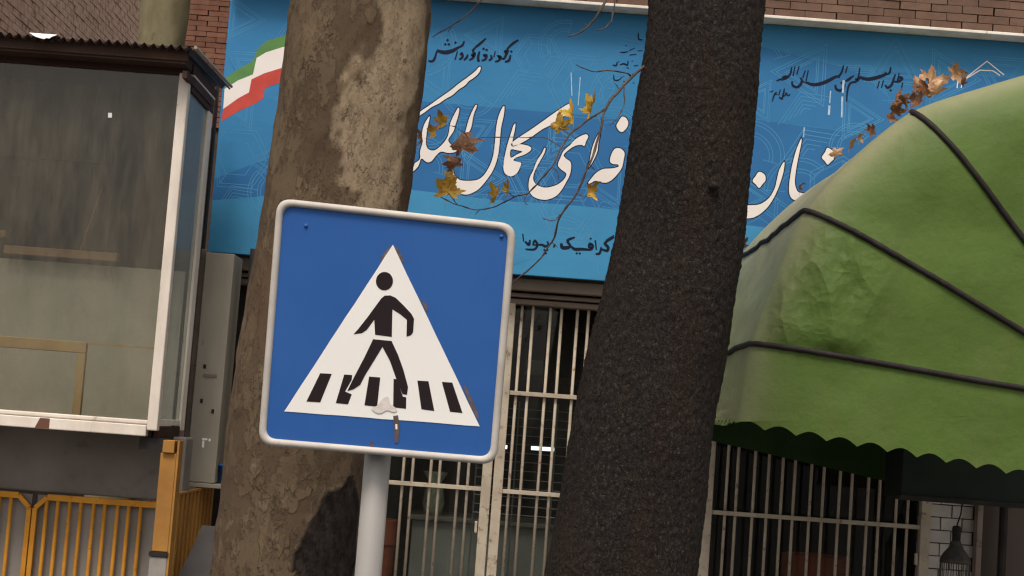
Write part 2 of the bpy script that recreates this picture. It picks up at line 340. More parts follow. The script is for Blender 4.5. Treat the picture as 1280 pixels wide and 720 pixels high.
# room behind the bars
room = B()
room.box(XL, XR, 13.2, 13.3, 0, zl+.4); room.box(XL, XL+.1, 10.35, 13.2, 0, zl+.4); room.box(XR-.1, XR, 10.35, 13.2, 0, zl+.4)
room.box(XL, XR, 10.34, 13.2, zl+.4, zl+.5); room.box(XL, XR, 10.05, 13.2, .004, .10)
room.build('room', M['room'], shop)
B().box(XL, XR, 9.92, 10.2, 0, .45).build('plinth', M['concrete'], shop, bevel=.01)
xg0, xg1 = at(486, 600, 9.9).x, at(1162, 680, 9.9).x
B().box(XL, at(432, 600, 9.9).x, 10.0, 10.3, .45, zl+.01).build('dark_opening', M['black'], shop)  # black block stands in for the shaded shopfront opening
B().box(xg0-.5, xg1, 10.06, 10.066, .46, zl).build('window_pane', M['glass_shop'], shop)
# right end: white painted brick pier and brown door
wx0, wx1 = at(1163, 660, 9.95).x, at(1215, 660, 9.95).x
pier = B().box(wx0, wx1+.1, 9.99, 10.3, .45, zl+.01).build('pier', M['mortar_pale'], shop)
wb = brick_mesh('brick', .125, .072, .05, M['white_brick'])
for r in range(28):
    for k, x in enumerate([wx0-.134, wx0-.001, wx0+.132, wx0+.265]):
        x += .066*(r % 2)
        if x+.128 > wx1+.1 or x < wx0-.07: continue
        o = bpy.data.objects.new('brick', wb); COL.objects.link(o); o.parent = pier
        o.location = (x+.064, 9.955+random.uniform(-.003,.003), .46+r*.079); o.rotation_euler = (0, random.uniform(-.01,.01), 0)
B().box(wx1+.012, XR, 9.86, 9.98, .45, zl).build('door', M['brown_door'], shop, bevel=.01)
B().box(wx1-.004, wx1+.03, 9.83, 9.90, .45, zl).build('door_frame', M['lintel'], shop, bevel=.004)

# things inside the shop
cn = thing('shop_counter', 'low grey counter seen through the bars below the sign', 'counter')
c0, c1 = at(512, 690, 10.7), at(716, 655, 10.7)
B().box(c0.x, c1.x, 10.7, 11.3, .1, at(560, 652, 10.7).z).build('cabinet', M['counter'], cn, bevel=.01)
B().box(c0.x-.03, c1.x+.03, 10.66, 11.33, at(560, 652, 10.7).z, at(560, 646, 10.7).z).build('worktop', M['zinc'], cn, bevel=.006)
def planter(px0, px1, pyt, Y, label):
    a, b = at(px0, pyt+20, Y), at(px1, pyt+20, Y); r = (b.x-a.x)/2; z1 = at((px0+px1)/2, pyt, Y).z
    t = thing('plant_pot', label, 'pot', None); c = ((a.x+b.x)/2, Y, 0); h = z1-.1
    B().lathe(c, [(0,.1),(r*.72,.1),(r*.93,.1+h*.8),(r*.9,.1+h*.8),(r,.1+h*.82),(r,z1),(r*.88,z1),(r*.84,z1-.05),(0,z1-.05)], 28).build('body', M['terracotta'], t, smooth=False)
planter(440, 497, 648, 10.45, 'terracotta pot behind the bars right of the signpost')
planter(976, 1062, 694, 10.5, 'terracotta pot behind the bars under the green awning')
z = at(545, 646, 10.9).z
B().lathe((at(541,640,10.9).x, 10.9, z+.002), [(.02,0),(.06,.005),(.075,.09),(.06,.2),(.045,.23),(.085,.30),(.075,.30),(.03,.22),(.02,.02)], 20).build(
    'vase', M['cup'], None, smooth=True, label='pale green glass vase on the counter behind the bars', category='vase')
rk = thing('wire_rack', 'tall wire grid rack behind the bars right of the sign', 'rack')
ra, rb = at(600, 520, 10.6), at(745, 520, 10.6); rz0, rz1 = at(660, 645, 10.6).z, at(660, 512, 10.6).z
for k in range(13):
    zz = rz0 + (rz1-rz0)*k/12; B().tube([(ra.x,10.6,zz),(rb.x,10.6,zz)], .0028, 6).build('wire', M['wire'], rk)
for k in range(4):
    xx = ra.x+(rb.x-ra.x)*k/3; B().tube([(xx,10.605,.1),(xx,10.605,rz1+.05)], .006, 6).build('upright', M['wire'], rk)
for py, h, lab in ((470, 28, 'lower dark shelf with boxes high behind the bars'), (402, 10, 'upper dark shelf high behind the bars')):
    q0, q1 = at(560, py, 11.4), at(800, py, 11.4); zq = at(680, py, 11.4).z
    sh = thing('wall_shelf', lab, 'shelf')
    B().box(q0.x, q1.x, 11.4, 11.75, zq-.03, zq).build('board', M['dark_wood'], sh)
    for k in range(5 if h > 20 else 3):
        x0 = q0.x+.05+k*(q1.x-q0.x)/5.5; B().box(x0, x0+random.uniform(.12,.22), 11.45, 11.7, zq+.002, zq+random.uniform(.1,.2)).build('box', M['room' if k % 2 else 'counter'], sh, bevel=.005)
mtl = bpy.data.materials.new('lit_tube'); mtl.use_nodes = True; p_ = mtl.node_tree.nodes['Principled BSDF']
p_.inputs['Emission Color'].default_value = (.95,1,1,1); p_.inputs['Emission Strength'].default_value = 1.6
for (a, b, lab) in (((664,560),(694,562),'short lit tube lamp behind the bars near the dark trunk'), ((626,558),(634,559),'small lit tube lamp tucked beside the sign edge')):
    tl = thing('tube_lamp', lab, 'lamp'); p0, p1 = at(*a, 12.2), at(*b, 12.2)
    B().tube([p0, p1], .014, 8).build('tube', mtl, tl); B().box(min(p0.x,p1.x), max(p0.x,p1.x), 12.2, 12.25, p0.z+.02, p0.z+.05).build('holder', M['room'], tl)
    B().box((p0.x+p1.x)/2-.01, (p0.x+p1.x)/2+.01, 12.21, 12.23, p0.z+.05, zl+.4).build('rod', M['room'], tl)

# grilles
def grille(label, pxs, post_l, post_r, rails, ytop_px):
    g = thing('window_grille', label, 'grille', 'cream window grilles of the shop')
    zt_ = zl-.004
    for px, py in pxs:
        x = at(px, py, 9.9).x; B().tube([(x+random.uniform(-.003,.003), 9.90, .46), (x, 9.90, zt_)], .0095, 8).build('bar', M['grille'], g, smooth=True)
    xa = at(*post_l, 9.9).x; xb = at(*post_r, 9.9).x
    for (px, py) in rails:
        z = at(px, py, 9.9).z; B().box(xa+.01, xb-.01, 9.872, 9.888, z-.013, z+.013).build('rail', M['grille'], g, bevel=.002)
    for x, w in ((xa, .03), (xb, .03)):
        B().box(x-w, x+w, 9.86, 9.93, .455, zt_).build('post', M['grille'], g, bevel=.004)
    for z in (.95, 1.55):
        B().box(xb-.052, xb-.036, 9.865, 9.90, z, z+.07).build('hinge', M['grille'], g, bevel=.003)
    return g
y5 = 575.6
grille('cream barred grille half hidden behind the sign and its post', [(470,y5),(482,y5),(505,y5),(517,y5),(539.7,y5),(551,y5),(574.7,y5),(586.4,y5)], (436,y5), (610,y5), [(520,605),(560,497)], 0)
grille('cream barred grille between the sign edge and the dark trunk', [(643,520),(657,520),(679,520),(693,520),(713,520),(727,520),(750,520),(763,520),(785,520),(797,520)], (624.5,y5), (838,600), [(660,616),(680,494)], 0)
yr = 638
grille('cream barred grille under the green awning', [(906.6,yr),(919,yr),(940.4,yr),(957.8,yr),(975.5,yr),(991.2,yr),(1011.6,yr),(1027.3,yr),(1048,yr),(1062.8,yr),(1084,yr),(1097.9,yr),(1119.8,yr),(1135,yr)], (883,yr), (1156,yr), [(1000,648)], 0)

# ------------------------------------------------------------------ banner
ban = thing('banner', 'long blue banner with white Persian calligraphy over the shop front', 'banner')
def bq(loop, Y): return [at(x, y, Y) for x, y in loop]
def clampz(p): return Vector((max(XL+.003, min(XR-.2, p.x)), p.y, max(zb+.003, min(zt-.003, p.z))))
B().box(XL, XR-.2, YB, YB+.06, zb, zt).build('panel', M['ban_top'], ban)
def printed(name, loops, layer, m, **kw):
    Y = YB - .00025*layer
    return B().fill([[clampz(at(x, y, YB) + Vector((0, Y-YB, 0))) for x, y in l] for l in loops]).build(name, m, ban, **kw)
lowline = [(262,250),(320,246),(400,238),(512,237),(640,252),(700,255),(770,262),(840,272),(930,281),(1000,290),(1100,300),(1500,330)]
midtop = [(255,222),(290,215),(330,200),(360,150),(430,128),(520,126),(660,138),(800,150),(950,150),(1060,165),(1280,192),(1500,215)]
printed('lower_colour_field', [lowline + [(1500,440),(900,380),(240,330)]], 1, M['ban_light'])
printed('middle_colour_field', [midtop + lowline[::-1]], 1, M['ban_mid'])
printed('right_colour_field', [[(880,50),(950,58),(1010,73),(1060,86),(1150,92),(1280,98),(1500,115),(1500,214),(1280,191),(1060,164),(950,149),(860,146)]], 1, M['ban_mid2'])
printed('swoosh_field', [smooth_loop([(276,110),(310,92),(350,62),(380,42),(400,50),(380,75),(330,100),(300,125),(272,150)])], 1, M['ban_mid2'])
# pale geometric line pattern printed over the whole banner
pat = B()
RB = [0]
def ribbon(mb, pts, w, Y, closed=False, taper=None):
    n = len(pts); pts = [Vector(p) for p in pts]; V = []
    for i in range(n):
        a = pts[i-1] if (i or closed) else pts[i]; b = pts[(i+1) % n] if (i < n-1 or closed) else pts[i]
        t1 = (pts[i]-a); t2 = (b-pts[i]); t1.y = t2.y = 0
        t = (t1.normalized() if t1.length > 1e-9 else t2.normalized()) + (t2.normalized() if t2.length > 1e-9 else t1.normalized())
        t = t.normalized() if t.length > 1e-6 else Vector((1,0,0))
        q = Vector((-t.z, 0, t.x)); c = 1.0
        if t1.length > 1e-9: c = max(.45, abs(q.dot(Vector((-t1.z,0,t1.x)).normalized())))
        ww = (w if taper is None else w*taper(i/(n-1)))/2/c
        V += [pts[i]-q*ww, pts[i]+q*ww]
    RB[0] += 1
    for v in V: v.y = Y - (RB[0] % 20)*1.5e-5
    V = [clampz(v) for v in V]
    m = n if closed else n-1
    mb.add(V, [(2*i, 2*i+1, 2*((i+1) % n)+1, 2*((i+1) % n)) for i in range(m)])
rp = random.Random(3)
def motif(cx, cz, r, kind, rot):
    Y = YB-.0004
    def P(a, q): return (cx+q*cos(a+rot), Y, cz+q*sin(a+rot))
    w = .0042
    if kind == 0:
        for k in (1, .86, .6, .5): ribbon(pat, [P(2*pi*i/3, r*k) for i in range(3)], w, Y, True)
    elif kind == 1:
        for k in (1, .9, .68, .58):
            ribbon(pat, [P(-.2+2.3*i/12, r*k) for i in range(13)], w, Y)
        ribbon(pat, [P(-.2, r*.4), P(-.2, r)], w, Y); ribbon(pat, [P(2.1, r*.4), P(2.1, r)], w, Y)
    elif kind == 2:
        for k in range(5):
            s = r*(1-.2*k); ribbon(pat, [(cx-s*.9, Y, cz-s*.5), (cx-s*.2, Y, cz+s*.7), (cx+s*.9, Y, cz+s*.6)] if rot < 3 else [(cx-s*.9, Y, cz+s*.3), (cx+s*.1, Y, cz+s*.35), (cx+s*.7, Y, cz-s*.6)], w, Y)
    elif kind == 3:
        for k in (1, .88, .55): ribbon(pat, [P(2*pi*i/6, r*k) for i in range(6)], w, Y, True)
        for i in range(3): ribbon(pat, [P(2*pi*i/3, r*.55), P(2*pi*i/3, r*.88)], w, Y)
    else:
        for k in range(6):
            o = (k-2.5)*r*.28; ca, sa = cos(rot), sin(rot)
            ribbon(pat, [(cx+o*ca-r*.8*sa, Y, cz+o*sa+r*.8*ca), (cx+o*ca+r*.8*sa, Y, cz+o*sa-r*.8*ca)], w, Y)
xx = XL+.12
while xx < XR-.3:
    zz = zb+.10
    while zz < zt-.05:
        motif(xx+rp.uniform(-.07,.07), zz+rp.uniform(-.06,.06), rp.uniform(.15,.23), (0,1,1,2,3,0)[rp.randrange(6)], rp.randrange(12)*pi/6)
        zz += .26
    xx += .29
pat.build('pattern_lines', M['ban_line'], ban)
# flag
def zz_(l, ox, oy, s): return [(ox+x/s, oy+y/s) for x, y in l]
Z5 = lambda l: zz_(l, 260, 0, 4)
ext = lambda l: l
printed('flag_green', [Z5([(83,445),(90,390),(140,352),(225,305),(245,250),(290,205),(375,180),(470,150),(470,215),(372,236),(290,262),(243,290),(225,372),(150,402)])], 3, M['ink_green'])
printed('flag_white', [Z5([(76,545),(83,445),(150,402),(225,372),(243,290),(290,262),(372,236),(470,215),(470,310),(360,342),(280,367),(217,397),(205,462),(150,492)])], 3, M['ink_white'])
printed('flag_red', [Z5([(66,608),(76,545),(150,492),(205,462),(217,397),(280,367),(360,342),(470,310),(470,400),(350,417),(285,440),(275,492),(240,517),(150,557)])], 3, M['ink_red'])
# large white calligraphy, with its dark contour
A_ = lambda l: zz_(l, 500, 70, 7.111)
C_ = lambda l: zz_(l, 620, 160, 7.111)
E_ = lambda l: zz_(l, 910, 150, 5.144)
K8 = lambda l: zz_(l, 640, 100, 6)
letters = [
 [A_([(130,560),(165,515),(180,495),(260,440),(350,375),(450,305),(530,240),(600,190),(670,135),(705,97),(718,100),(705,145),(655,195),(610,225),(580,260),(520,300),(470,345),(400,385),(350,420),(280,455),(220,500),(170,535),(140,580)])],
 [A_([(262,535),(215,610),(195,700),(203,760),(178,850),(180,905),(165,930),(130,955),(122,985),(110,985),(92,955),(84,965),(108,1027),(130,1015),(165,975),(190,912),(240,945),(280,935),(325,880),(365,850),(430,862),(500,850),(560,805),(600,700),(632,640),(655,520),(685,440),(672,435),(620,540),(590,640),(570,720),(540,785),(500,800),(460,790),(435,765),(430,740),(475,670),(490,620),(520,520),(527,465),(515,462),(450,590),(432,690),(405,750),(345,815),(300,840),(255,830),(232,790),(235,700),(245,640),(262,560)])],
 [A_([(928,445),(912,455),(875,540),(855,640),(845,760),(830,880),(800,970),(745,1060),(690,1100),(600,1110),(530,1100),(485,1060),(465,1005),(440,1040),(430,1100),(440,1150),(480,1190),(530,1220),(590,1232),(640,1218),(690,1190),(740,1140),(790,1075),(830,1010),(868,900),(885,780),(898,640),(922,530)])],
 [A_([(1025,600),(1010,615),(985,690),(960,770),(937,860),(920,970),(930,1040),(985,1070),(1040,1040),(1070,980),(1076,950),(1040,940),(1008,928),(1025,906),(1110,875),(1160,840),(1166,815),(1130,795),(1060,785),(1002,796),(1005,730),(1020,660)]), A_([(985,832),(1040,838),(1088,850),(1040,875),(985,905)])],
 [K8([(-8,488),(0,470),(60,425),(130,380),(195,335),(260,288),(350,225),(428,178),(440,190),(418,238),(330,318),(230,368),(130,438),(60,478),(10,500)])],
 [C_([(432,175),(410,220),(360,300),(330,380),(300,440),(290,510),(300,570),(340,615),(420,638),(480,630),(540,600),(590,540),(630,470),(655,420),(668,350),(660,300),(620,270),(602,240),(640,200),(700,160),(760,150),(785,160),(800,120),(820,75),(800,55),(720,90),(660,150),(600,205),(575,260),(550,330),(580,370),(625,405),(610,450),(560,495),(500,520),(440,530),(380,515),(345,490),(330,450),(342,390),(382,310),(422,240),(441,185)])],
 [C_([(918,42),(880,110),(855,180),(840,250),(830,300),(808,358),(825,352),(845,325),(880,260),(903,200),(906,170),(912,120),(926,60)])],
 [C_([(1080,178),(1050,190),(1020,250),(1014,300),(1040,320),(1085,325),(1088,345),(1020,360),(950,365),(890,400),(850,445),(818,490),(835,493),(880,470),(930,480),(980,486),(1030,460),(1080,410),(1120,350),(1135,280),(1142,220),(1112,185)])],
 [K8([(825,275),(800,310),(783,342),(800,378),(825,390),(858,362),(872,322),(855,285)])],
 [E_([(152,115),(132,150),(100,240),(70,330),(90,320),(135,215),(156,160),(161,120)])],
 [E_([(200,333),(178,360),(158,392),(180,415),(200,437),(222,412),(241,388),(236,352)])],
 [E_([(362,268),(330,320),(315,380),(300,440),(265,500),(210,540),(150,548),(90,542),(40,500),(20,460),(22,540),(50,600),(85,626),(130,632),(172,624),(225,590),(270,540),(310,470),(337,400),(357,330)])],
 [E_([(472,118),(440,190),(415,280),(400,360),(392,440),(398,485),(420,512),(470,515),(540,505),(610,470),(660,420),(600,440),(520,470),(455,465),(434,430),(430,390),(436,330),(452,240),(471,150)])],
 [E_([(640,178),(625,205),(603,242),(622,264),(640,287),(662,268),(682,248),(687,214)])],
]
for loops in letters:
    loops = [smooth_loop(l, 3) for l in loops]
    sh = B()
    for l in loops: ribbon(sh, [at(x, y, YB) for x, y in l], .013, YB-.00055, True)
    wl = printed('letter', loops, 4, M['ink_white'])
    sh.build('letter_contour', M['ink_black'], wl)
# small black writing
def pen(name, strokes, ox, oy, s, w, layer=3, m='ink_black', soft=True):
    mb = B(); Y = YB-.00028*layer
    for i, st in enumerate(strokes):
        ww = w
        if isinstance(st[0], (int, float)): ww = w*st[0]; st = st[1:]
        pts = zz_(st, ox, oy, s)
        if len(pts) == 1:
            x, y = pts[0]; r = ww*.62; l = [(x-r, y), (x, y-r), (x+r, y), (x, y+r)]
            mb.fill([[clampz(at(a, b, YB)+Vector((0, Y-YB-.000012*i, 0))) for a, b in l]]); continue
        if len(pts) > 2 and soft: pts = smooth_loop(pts, 4, False)
        ribbon(mb, [at(x, y, YB) for x, y in pts], ww*YB/FPX, Y-.000012*i, False, (lambda t: .9) if not soft else lambda t: .72+.6*sin(pi*min(1, t*.9+.08)))
    o = mb.build(name, M[m], ban)
    if name == 'small_writing': o['kind'] = 'stuff'      # strokes too fine to pick apart
    return o
pen('small_writing', [[(75,222),(110,208),(150,205),(190,185)],[1.4,(118,212),(155,205)],[(150,205),(195,165),(212,98)],[(222,178),(240,92)],[(255,165),(277,88)],
 [1.3,(213,225),(220,262),(258,277),(292,250),(300,212),(284,195)],[(308,195),(332,128)],[(338,222),(358,128)],[1.7,(335,235),(400,255),(470,246),(545,215),(595,188),(630,178)],
 [(620,185),(652,150),(672,82)],[(688,152),(706,92)],[1.3,(598,180),(640,190)],[1.3,(598,255),(606,292),(642,307),(674,282),(682,245)],[1.6,(655,240)],
 [1.3,(690,225),(722,205),(750,182)],[(698,405),(708,300),(732,242),(782,225),(802,190),(816,105)],[1.8,(808,188),(880,206),(950,197),(1015,176),(1060,158)],[(1055,165),(1080,150),(1092,98)],[1.7,(1045,155)],
 [(972,288),(990,222)],[(1008,284),(1026,216)],[1.2,(1040,258),(1062,282),(1096,260),(1112,220),(1132,162)],[1.4,(1090,305)],[1.2,(1118,228),(1160,228),(1192,202),(1172,188),(1150,218)],[(1150,220),(1166,152)],[(1184,304),(1197,236)],
 [.7,(15,322),(48,308)],[.7,(38,405),(58,340),(78,320)],[.8,(95,350),(110,298)],[.9,(98,365),(122,380),(138,330),(146,288)],[.7,(138,362),(162,342),(182,352),(198,338)],[1.2,(122,192),(162,184),(148,208)],[1.1,(300,222),(338,238)],[1.2,(768,238),(802,208),(772,206)],[1.2,(732,198),(764,174)],[1.2,(636,178),(656,148)],[.8,(60,345),(85,338)],[.8,(150,330),(172,330)]], 960, 70, 7.111, 2.1)
pen('small_writing', [[1.2,(138,412),(180,421),(208,392),(236,300)],[1.9,(234,300),(320,320),(410,302),(480,262)],[1.1,(470,268),(522,240),(543,192)],[1.5,(355,182)],[1.5,(330,230)],[1.5,(370,230)],[1.5,(445,210)],
 [(440,402),(466,308)],[1.2,(486,402),(522,372),(516,330),(494,350)],[1.1,(538,408),(574,372),(582,342)],[1.2,(598,408),(642,380),(660,335),(630,350),(650,368)],[1.2,(662,268),(720,222),(788,162)],[1.1,(668,268),(640,300),(662,325)],
 [1.2,(716,308),(700,365),(702,412),(718,408)],[1.5,(760,280)],[1.5,(795,292)],[1.2,(738,414),(782,395),(792,352),(765,352),(778,372)],[1.1,(818,412),(850,388),(842,348)],[(876,374),(892,306)],
 [1.2,(888,425),(930,412),(952,372),(925,362),(950,390)],[1.2,(950,385),(988,390),(1012,350),(1032,302),(1000,308),(1012,335)],[1.2,(1022,284),(1090,220),(1154,178)],[1.2,(1000,428),(1046,410),(1064,348)],[1.4,(1072,310)]], 520, 30, 9, 2.15)
pen('small_writing', [[(238,372),(246,442)],[1.3,(258,440),(292,468),(302,425)],[1.1,(262,508),(300,512),(346,508),(368,468),(345,432),(332,468),(362,470)],[1.2,(365,470),(412,470),(438,484),(466,468),(455,438)],[1.3,(430,515)],[1.3,(456,515)],[1.3,(443,545)],[1.4,(524,462),(512,494)],
 [1.7,(578,455),(590,493),(640,494),(668,480)],[1.3,(668,485),(636,432),(702,402)],[1.5,(668,485),(700,508),(760,508),(848,515)],[1.4,(848,515),(860,480),(836,462),(828,488),(852,498)],[1.3,(718,545)],[1.3,(745,546)],[1.3,(842,415)],[1.1,(882,428),(892,515)],[1.2,(885,552),(920,545),(936,488)],
 [1.4,(936,508),(988,522),(996,492),(968,455),(1050,402)],[(975,432),(1050,385)],[1.3,(1075,500),(1130,510),(1180,490)]], 620, 240, 7.111, 2.1)
for line in ([[(398,326),(432,328),(470,320)],[1.2,(450,266)],[(478,312),(530,288)],[1.1,(482,352),(545,346)],[(555,314),(600,312)]],
 [[1.3,(330,442),(362,445),(372,412)],[1.2,(385,412)],[1.2,(395,440),(430,430),(462,442),(468,402)],[1.1,(500,410),(512,402)],[1.2,(455,465),(478,470)],[1.1,(520,448),(560,446)]],
 [[(338,530),(345,575),(380,578),(415,550)],[1.1,(430,545)],[1.3,(425,590),(448,590)],[(505,530),(520,520)],[(510,605),(525,600)]],[[1.1,(560,150),(566,210),(600,215)]]):
    pen('small_writing', line, 720, 20, 7.2, 1.4)
pen('white_emblem', [[(965,408),(1095,306),(1180,375)],[(985,396),(1060,351),(1125,354),(1160,378)],[(945,440),(950,400)],[(966,440),(970,400)]], 960, 0, 4, 1.5, 3, 'ink_white', False)
for st_ in ([.9,(556,310),(548,420)],[1.9,(546,440),(540,525)],[1.9,(672,215),(664,330)],[1.6,(660,360),(655,545)],[.9,(322,635),(316,720)]): pen('white_drip', [st_], 960, 70, 7.111, 1.7, 5, 'drip')
for st_ in ([.9,(443,545),(450,720)],[.9,(512,580),(496,790)]): pen('white_drip', [st_], 640, 0, 6, 1.5, 5, 'drip')

# ------------------------------------------------------------------ far brick buildings, left
fb = thing('far_brick_building', 'red brick wall in the distance left of the blue banner', 'building')
YF = 16.0; fz0 = at(255, 140, YF).z; fx0 = at(231, 40, YF).x
B().box(fx0, fx0+4, YF+.03, YF+.4, 0, 9).build('wall', M['mortar'], fb)
fm = brick_mesh('brick', .209, .049, .06, M['brick_red'])
lay(fm, fb, fx0-.1, fx0+1.35, YF, fz0-.15, 34, .213, .0545)
sb = thing('side_brick_building', 'pale brick side wall running back above the tin roof', 'building')
SX = at(0, 40, 14.6).x
B().box(SX-.4, SX-.01, 12, 30, 0, 9).build('wall', M['mortar'], sb)
rows = B(); zs = at(0, 60, 14.6).z-.9
for r in range(46):
    y = 13.0 + (.11 if r % 2 else 0)
    while y < 24:
        d = random.uniform(0,.012); rows.box(SX-.03, SX+d+.012, y, y+.198, zs+r*.068, zs+r*.068+.0605); y += .22
rows.build('brickwork', M['brick_pale'], sb, kind='stuff')

# ------------------------------------------------------------------ glazed booth on the left
bo = thing('glazed_booth', 'old glazed display booth with white frame and corrugated tin roof', 'booth')
YF0, YF1 = 8.40, 9.11
bx = at(218, 300, YF0).x; bxl = bx-2.6
bt, bb = at(226, 93, YF0).z, at(190, 531, YF0).z
pw = .055
B().box(bx-pw, bx, YF0, YF0+.06, bb-.03, bt+.01).build('corner_post', M['white_paint'], bo, bevel=.006)
B().box(bx-.03, bx+.002, YF1-.11, YF1, bb-.03, bt-.07).build('corner_post', M['white_paint'], bo, bevel=.006)
B().box(bxl, bx-pw, YF0+.012, YF0+.05, bb, bb+.022).build('sill_bead', M['white_paint'], bo, bevel=.006)
rail = B().box(bxl, bx-pw-.001, YF0-.004, YF0+.06, bb-.062, bb-.004).build('bottom_rail', M['white_paint'], bo, bevel=.005)
pa, pb = at(47, 525, YF0-.006).x, at(62, 525, YF0-.006).x
B().slab([(pa-.012,YF0-.007,bb-.060),(pb,YF0-.007,bb-.060),(pb,YF0-.007,bb-.006),(pa+.012,YF0-.007,bb-.006)], (0,.004,0)).build('bare_patch', mat('bare_primer', (.13,.06,.045), .8), rail)
B().box(bx-.028, bx-.002, YF0+.061, YF1-.111, bb-.002, bb+.03).build('side_rail', M['white_paint'], bo, bevel=.004)
B().box(bx-.03, bx, YF0+.061, YF1-.111, bb-.07, bb-.006).build('side_board', M['dark_wood'], bo, bevel=.004)
B().box(bxl, bx-pw-.001, YF0+.024, YF0+.030, bb+.022, bt-.002).build('front_pane', M['glass_booth'], bo)
B().box(bx-.016, bx-.010, YF0+.061, YF1-.111, bb+.03, bt-.075).build('side_pane', M['glass_side'], bo)
# head: dark boards under the roof
B().box(bxl, bx-.01, YF0+.004, YF0+.07, bt, bt+.062).build('head_board', M['dark_wood'], bo, bevel=.004)
B().box(bxl, bx+.01, YF0-.13, YF0-.10, bt+.045, bt+.12).build('fascia', M['dark_wood'], bo, bevel=.004)
B().box(bx-.025, bx+.004, YF0+.075, YF1, bt-.072, bt+.01).build('side_head', M['dark_wood'], bo, bevel=.004)
B().box(bx-.028, bx+.006, YF0+.075, YF1, bt+.02, bt+.075).build('side_head', M['dark_wood'], bo, bevel=.004)
B().box(bx-.032, bx+.009, YF0+.08, YF1, bt+.0105, bt+.0195).build('batten', M['white_paint'], bo)
rx1 = bx+.05; wl_ = .047; RY0, RY1 = YF0-.17, YF1+.22
rz = at(238, 60, RY0).z
roof = B()
nx = 700
def rf(i, j, dz=0):
    x = bxl-.1 + (rx1-bxl+.1)*i/(nx-1); y = RY0 + (RY1-RY0)*j/5
    e = .006*noise.noise(Vector((x*3, 0, 1)))
    return Vector((x, y+.012*noise.noise(Vector((x*9,4,0)))*(j == 0), rz + .011*sin(2*pi*x/wl_) + e + .03*j/5+dz))
roof.grid(nx, 6, rf); roof.grid(nx, 6, lambda i, j: rf(i, j, -.004))
roof.build('corrugated_roof', M['roof_tin'], bo, smooth=True)
B().box(bxl, bx-.005, RY0+.05, RY1-.1, rz-.075, rz-.022).build('roof_boards', M['dark_wood'], bo)
B().tube([(rx1+.004, RY0, rz+.005), (rx1+.006, (RY0+RY1)/2, rz+.018), (rx1+.004, RY1, rz+.034)], .009, 8).build('roof_edge_trim', M['zinc'], bo)
B().box(bx-.012, bx+.012, RY0+.05, RY1-.3, rz-.15, rz-.112).build('verge_board', M['dark_wood'], bo)
# inside
B().box(bxl, bx-.05, YF1-.04, YF1-.01, bb-.06, bt+.05).build('back_panel', M['ply'], bo)
B().box(bxl, bx-.04, YF0+.06, YF1, bb-.06, bb-.03).build('floor_board', M['dark_wood'], bo)
ub = at(140, 205, YF1-.06)
B().box(bxl, ub.x, YF1-.06, YF1-.042, ub.z, bt+.04).build('upper_board', mat('olive_board', (.115,.095,.065), .8, (.08,.066,.046), 4, stretch=(1,1,.3)), bo)
B().bar(at(101, 312, YF1-.13), at(128, 235, YF1-.05), .008, .012).build('lath', M['ochre'], bo)
gz = at(100, 330, YF1-.10).z
B().box(bxl, bx-.05, YF1-.11, YF1-.09, bb-.03, gz).build('lower_board', M['grey_board'], bo)
sa, sb_ = at(6, 317, YF1-.16), at(147, 327, YF1-.16)
B().box(sa.x, sb_.x, YF1-.19, YF1-.112, sb_.z-.002, sb_.z+.045).build('shelf', M['wood'], bo, bevel=.004)
sc_ = at(9, 293, YF1-.16); B().box(bxl, sc_.x, YF1-.19, YF1-.112, sc_.z-.02, sc_.z+.02).build('shelf', M['wood'], bo, bevel=.004)
fa, fb_ = at(108, 437, YF0+.2), at(98, 512, YF0+.2)
fr = thing('wooden_frame', 'pale timber frame standing inside the glazed booth behind dusty glass', 'frame')
B().box(bxl+.1, fa.x, YF0+.19, YF0+.23, fa.z-.02, fa.z+.04).build('top_rail', M['wood_pale'], fr, bevel=.004)
B().box(fa.x-.045, fa.x, YF0+.192, YF0+.228, bb-.028, fa.z-.021).build('upright', M['wood_pale'], fr, bevel=.004)
B().box(fa.x-1.2, fa.x-1.155, YF0+.192, YF0+.228, bb-.028, fa.z-.021).build('upright', M['wood_pale'], fr, bevel=.004)
B().box(fa.x+.003, bx-.06, YF0+.2, YF0+.212, fa.z+.028, fa.z+.038).build('batten', M['wood_pale'], fr)
st = [at(x, y, YF0+.02) for x, y in ((135,141),(140,141),(140,147),(135,147))]
B().slab(st, (0,.002,0)).build('sticker', M['white_plastic'], bo)
wp = B(); a = at(36, 46, RY0-.01); b = at(71, 53, RY0-.01)
wp.grid(12, 4, lambda i, j: Vector((a.x+(b.x-a.x)*i/11, RY0-.016+(.002, .004, .06, .12)[j]+.004*noise.noise(Vector((i*.7,j,1))), rz+.016 - ((.036*sin(pi*i/11)*(.75+.4*noise.noise(Vector((i*.8,2,2))))) if j == 0 else 0) + .006*noise.noise(Vector((i,j,3))))))
wp.build('plastic_scrap', M['white_plastic'], None, smooth=True, label='white plastic scrap caught on the edge of the tin roof', category='plastic')
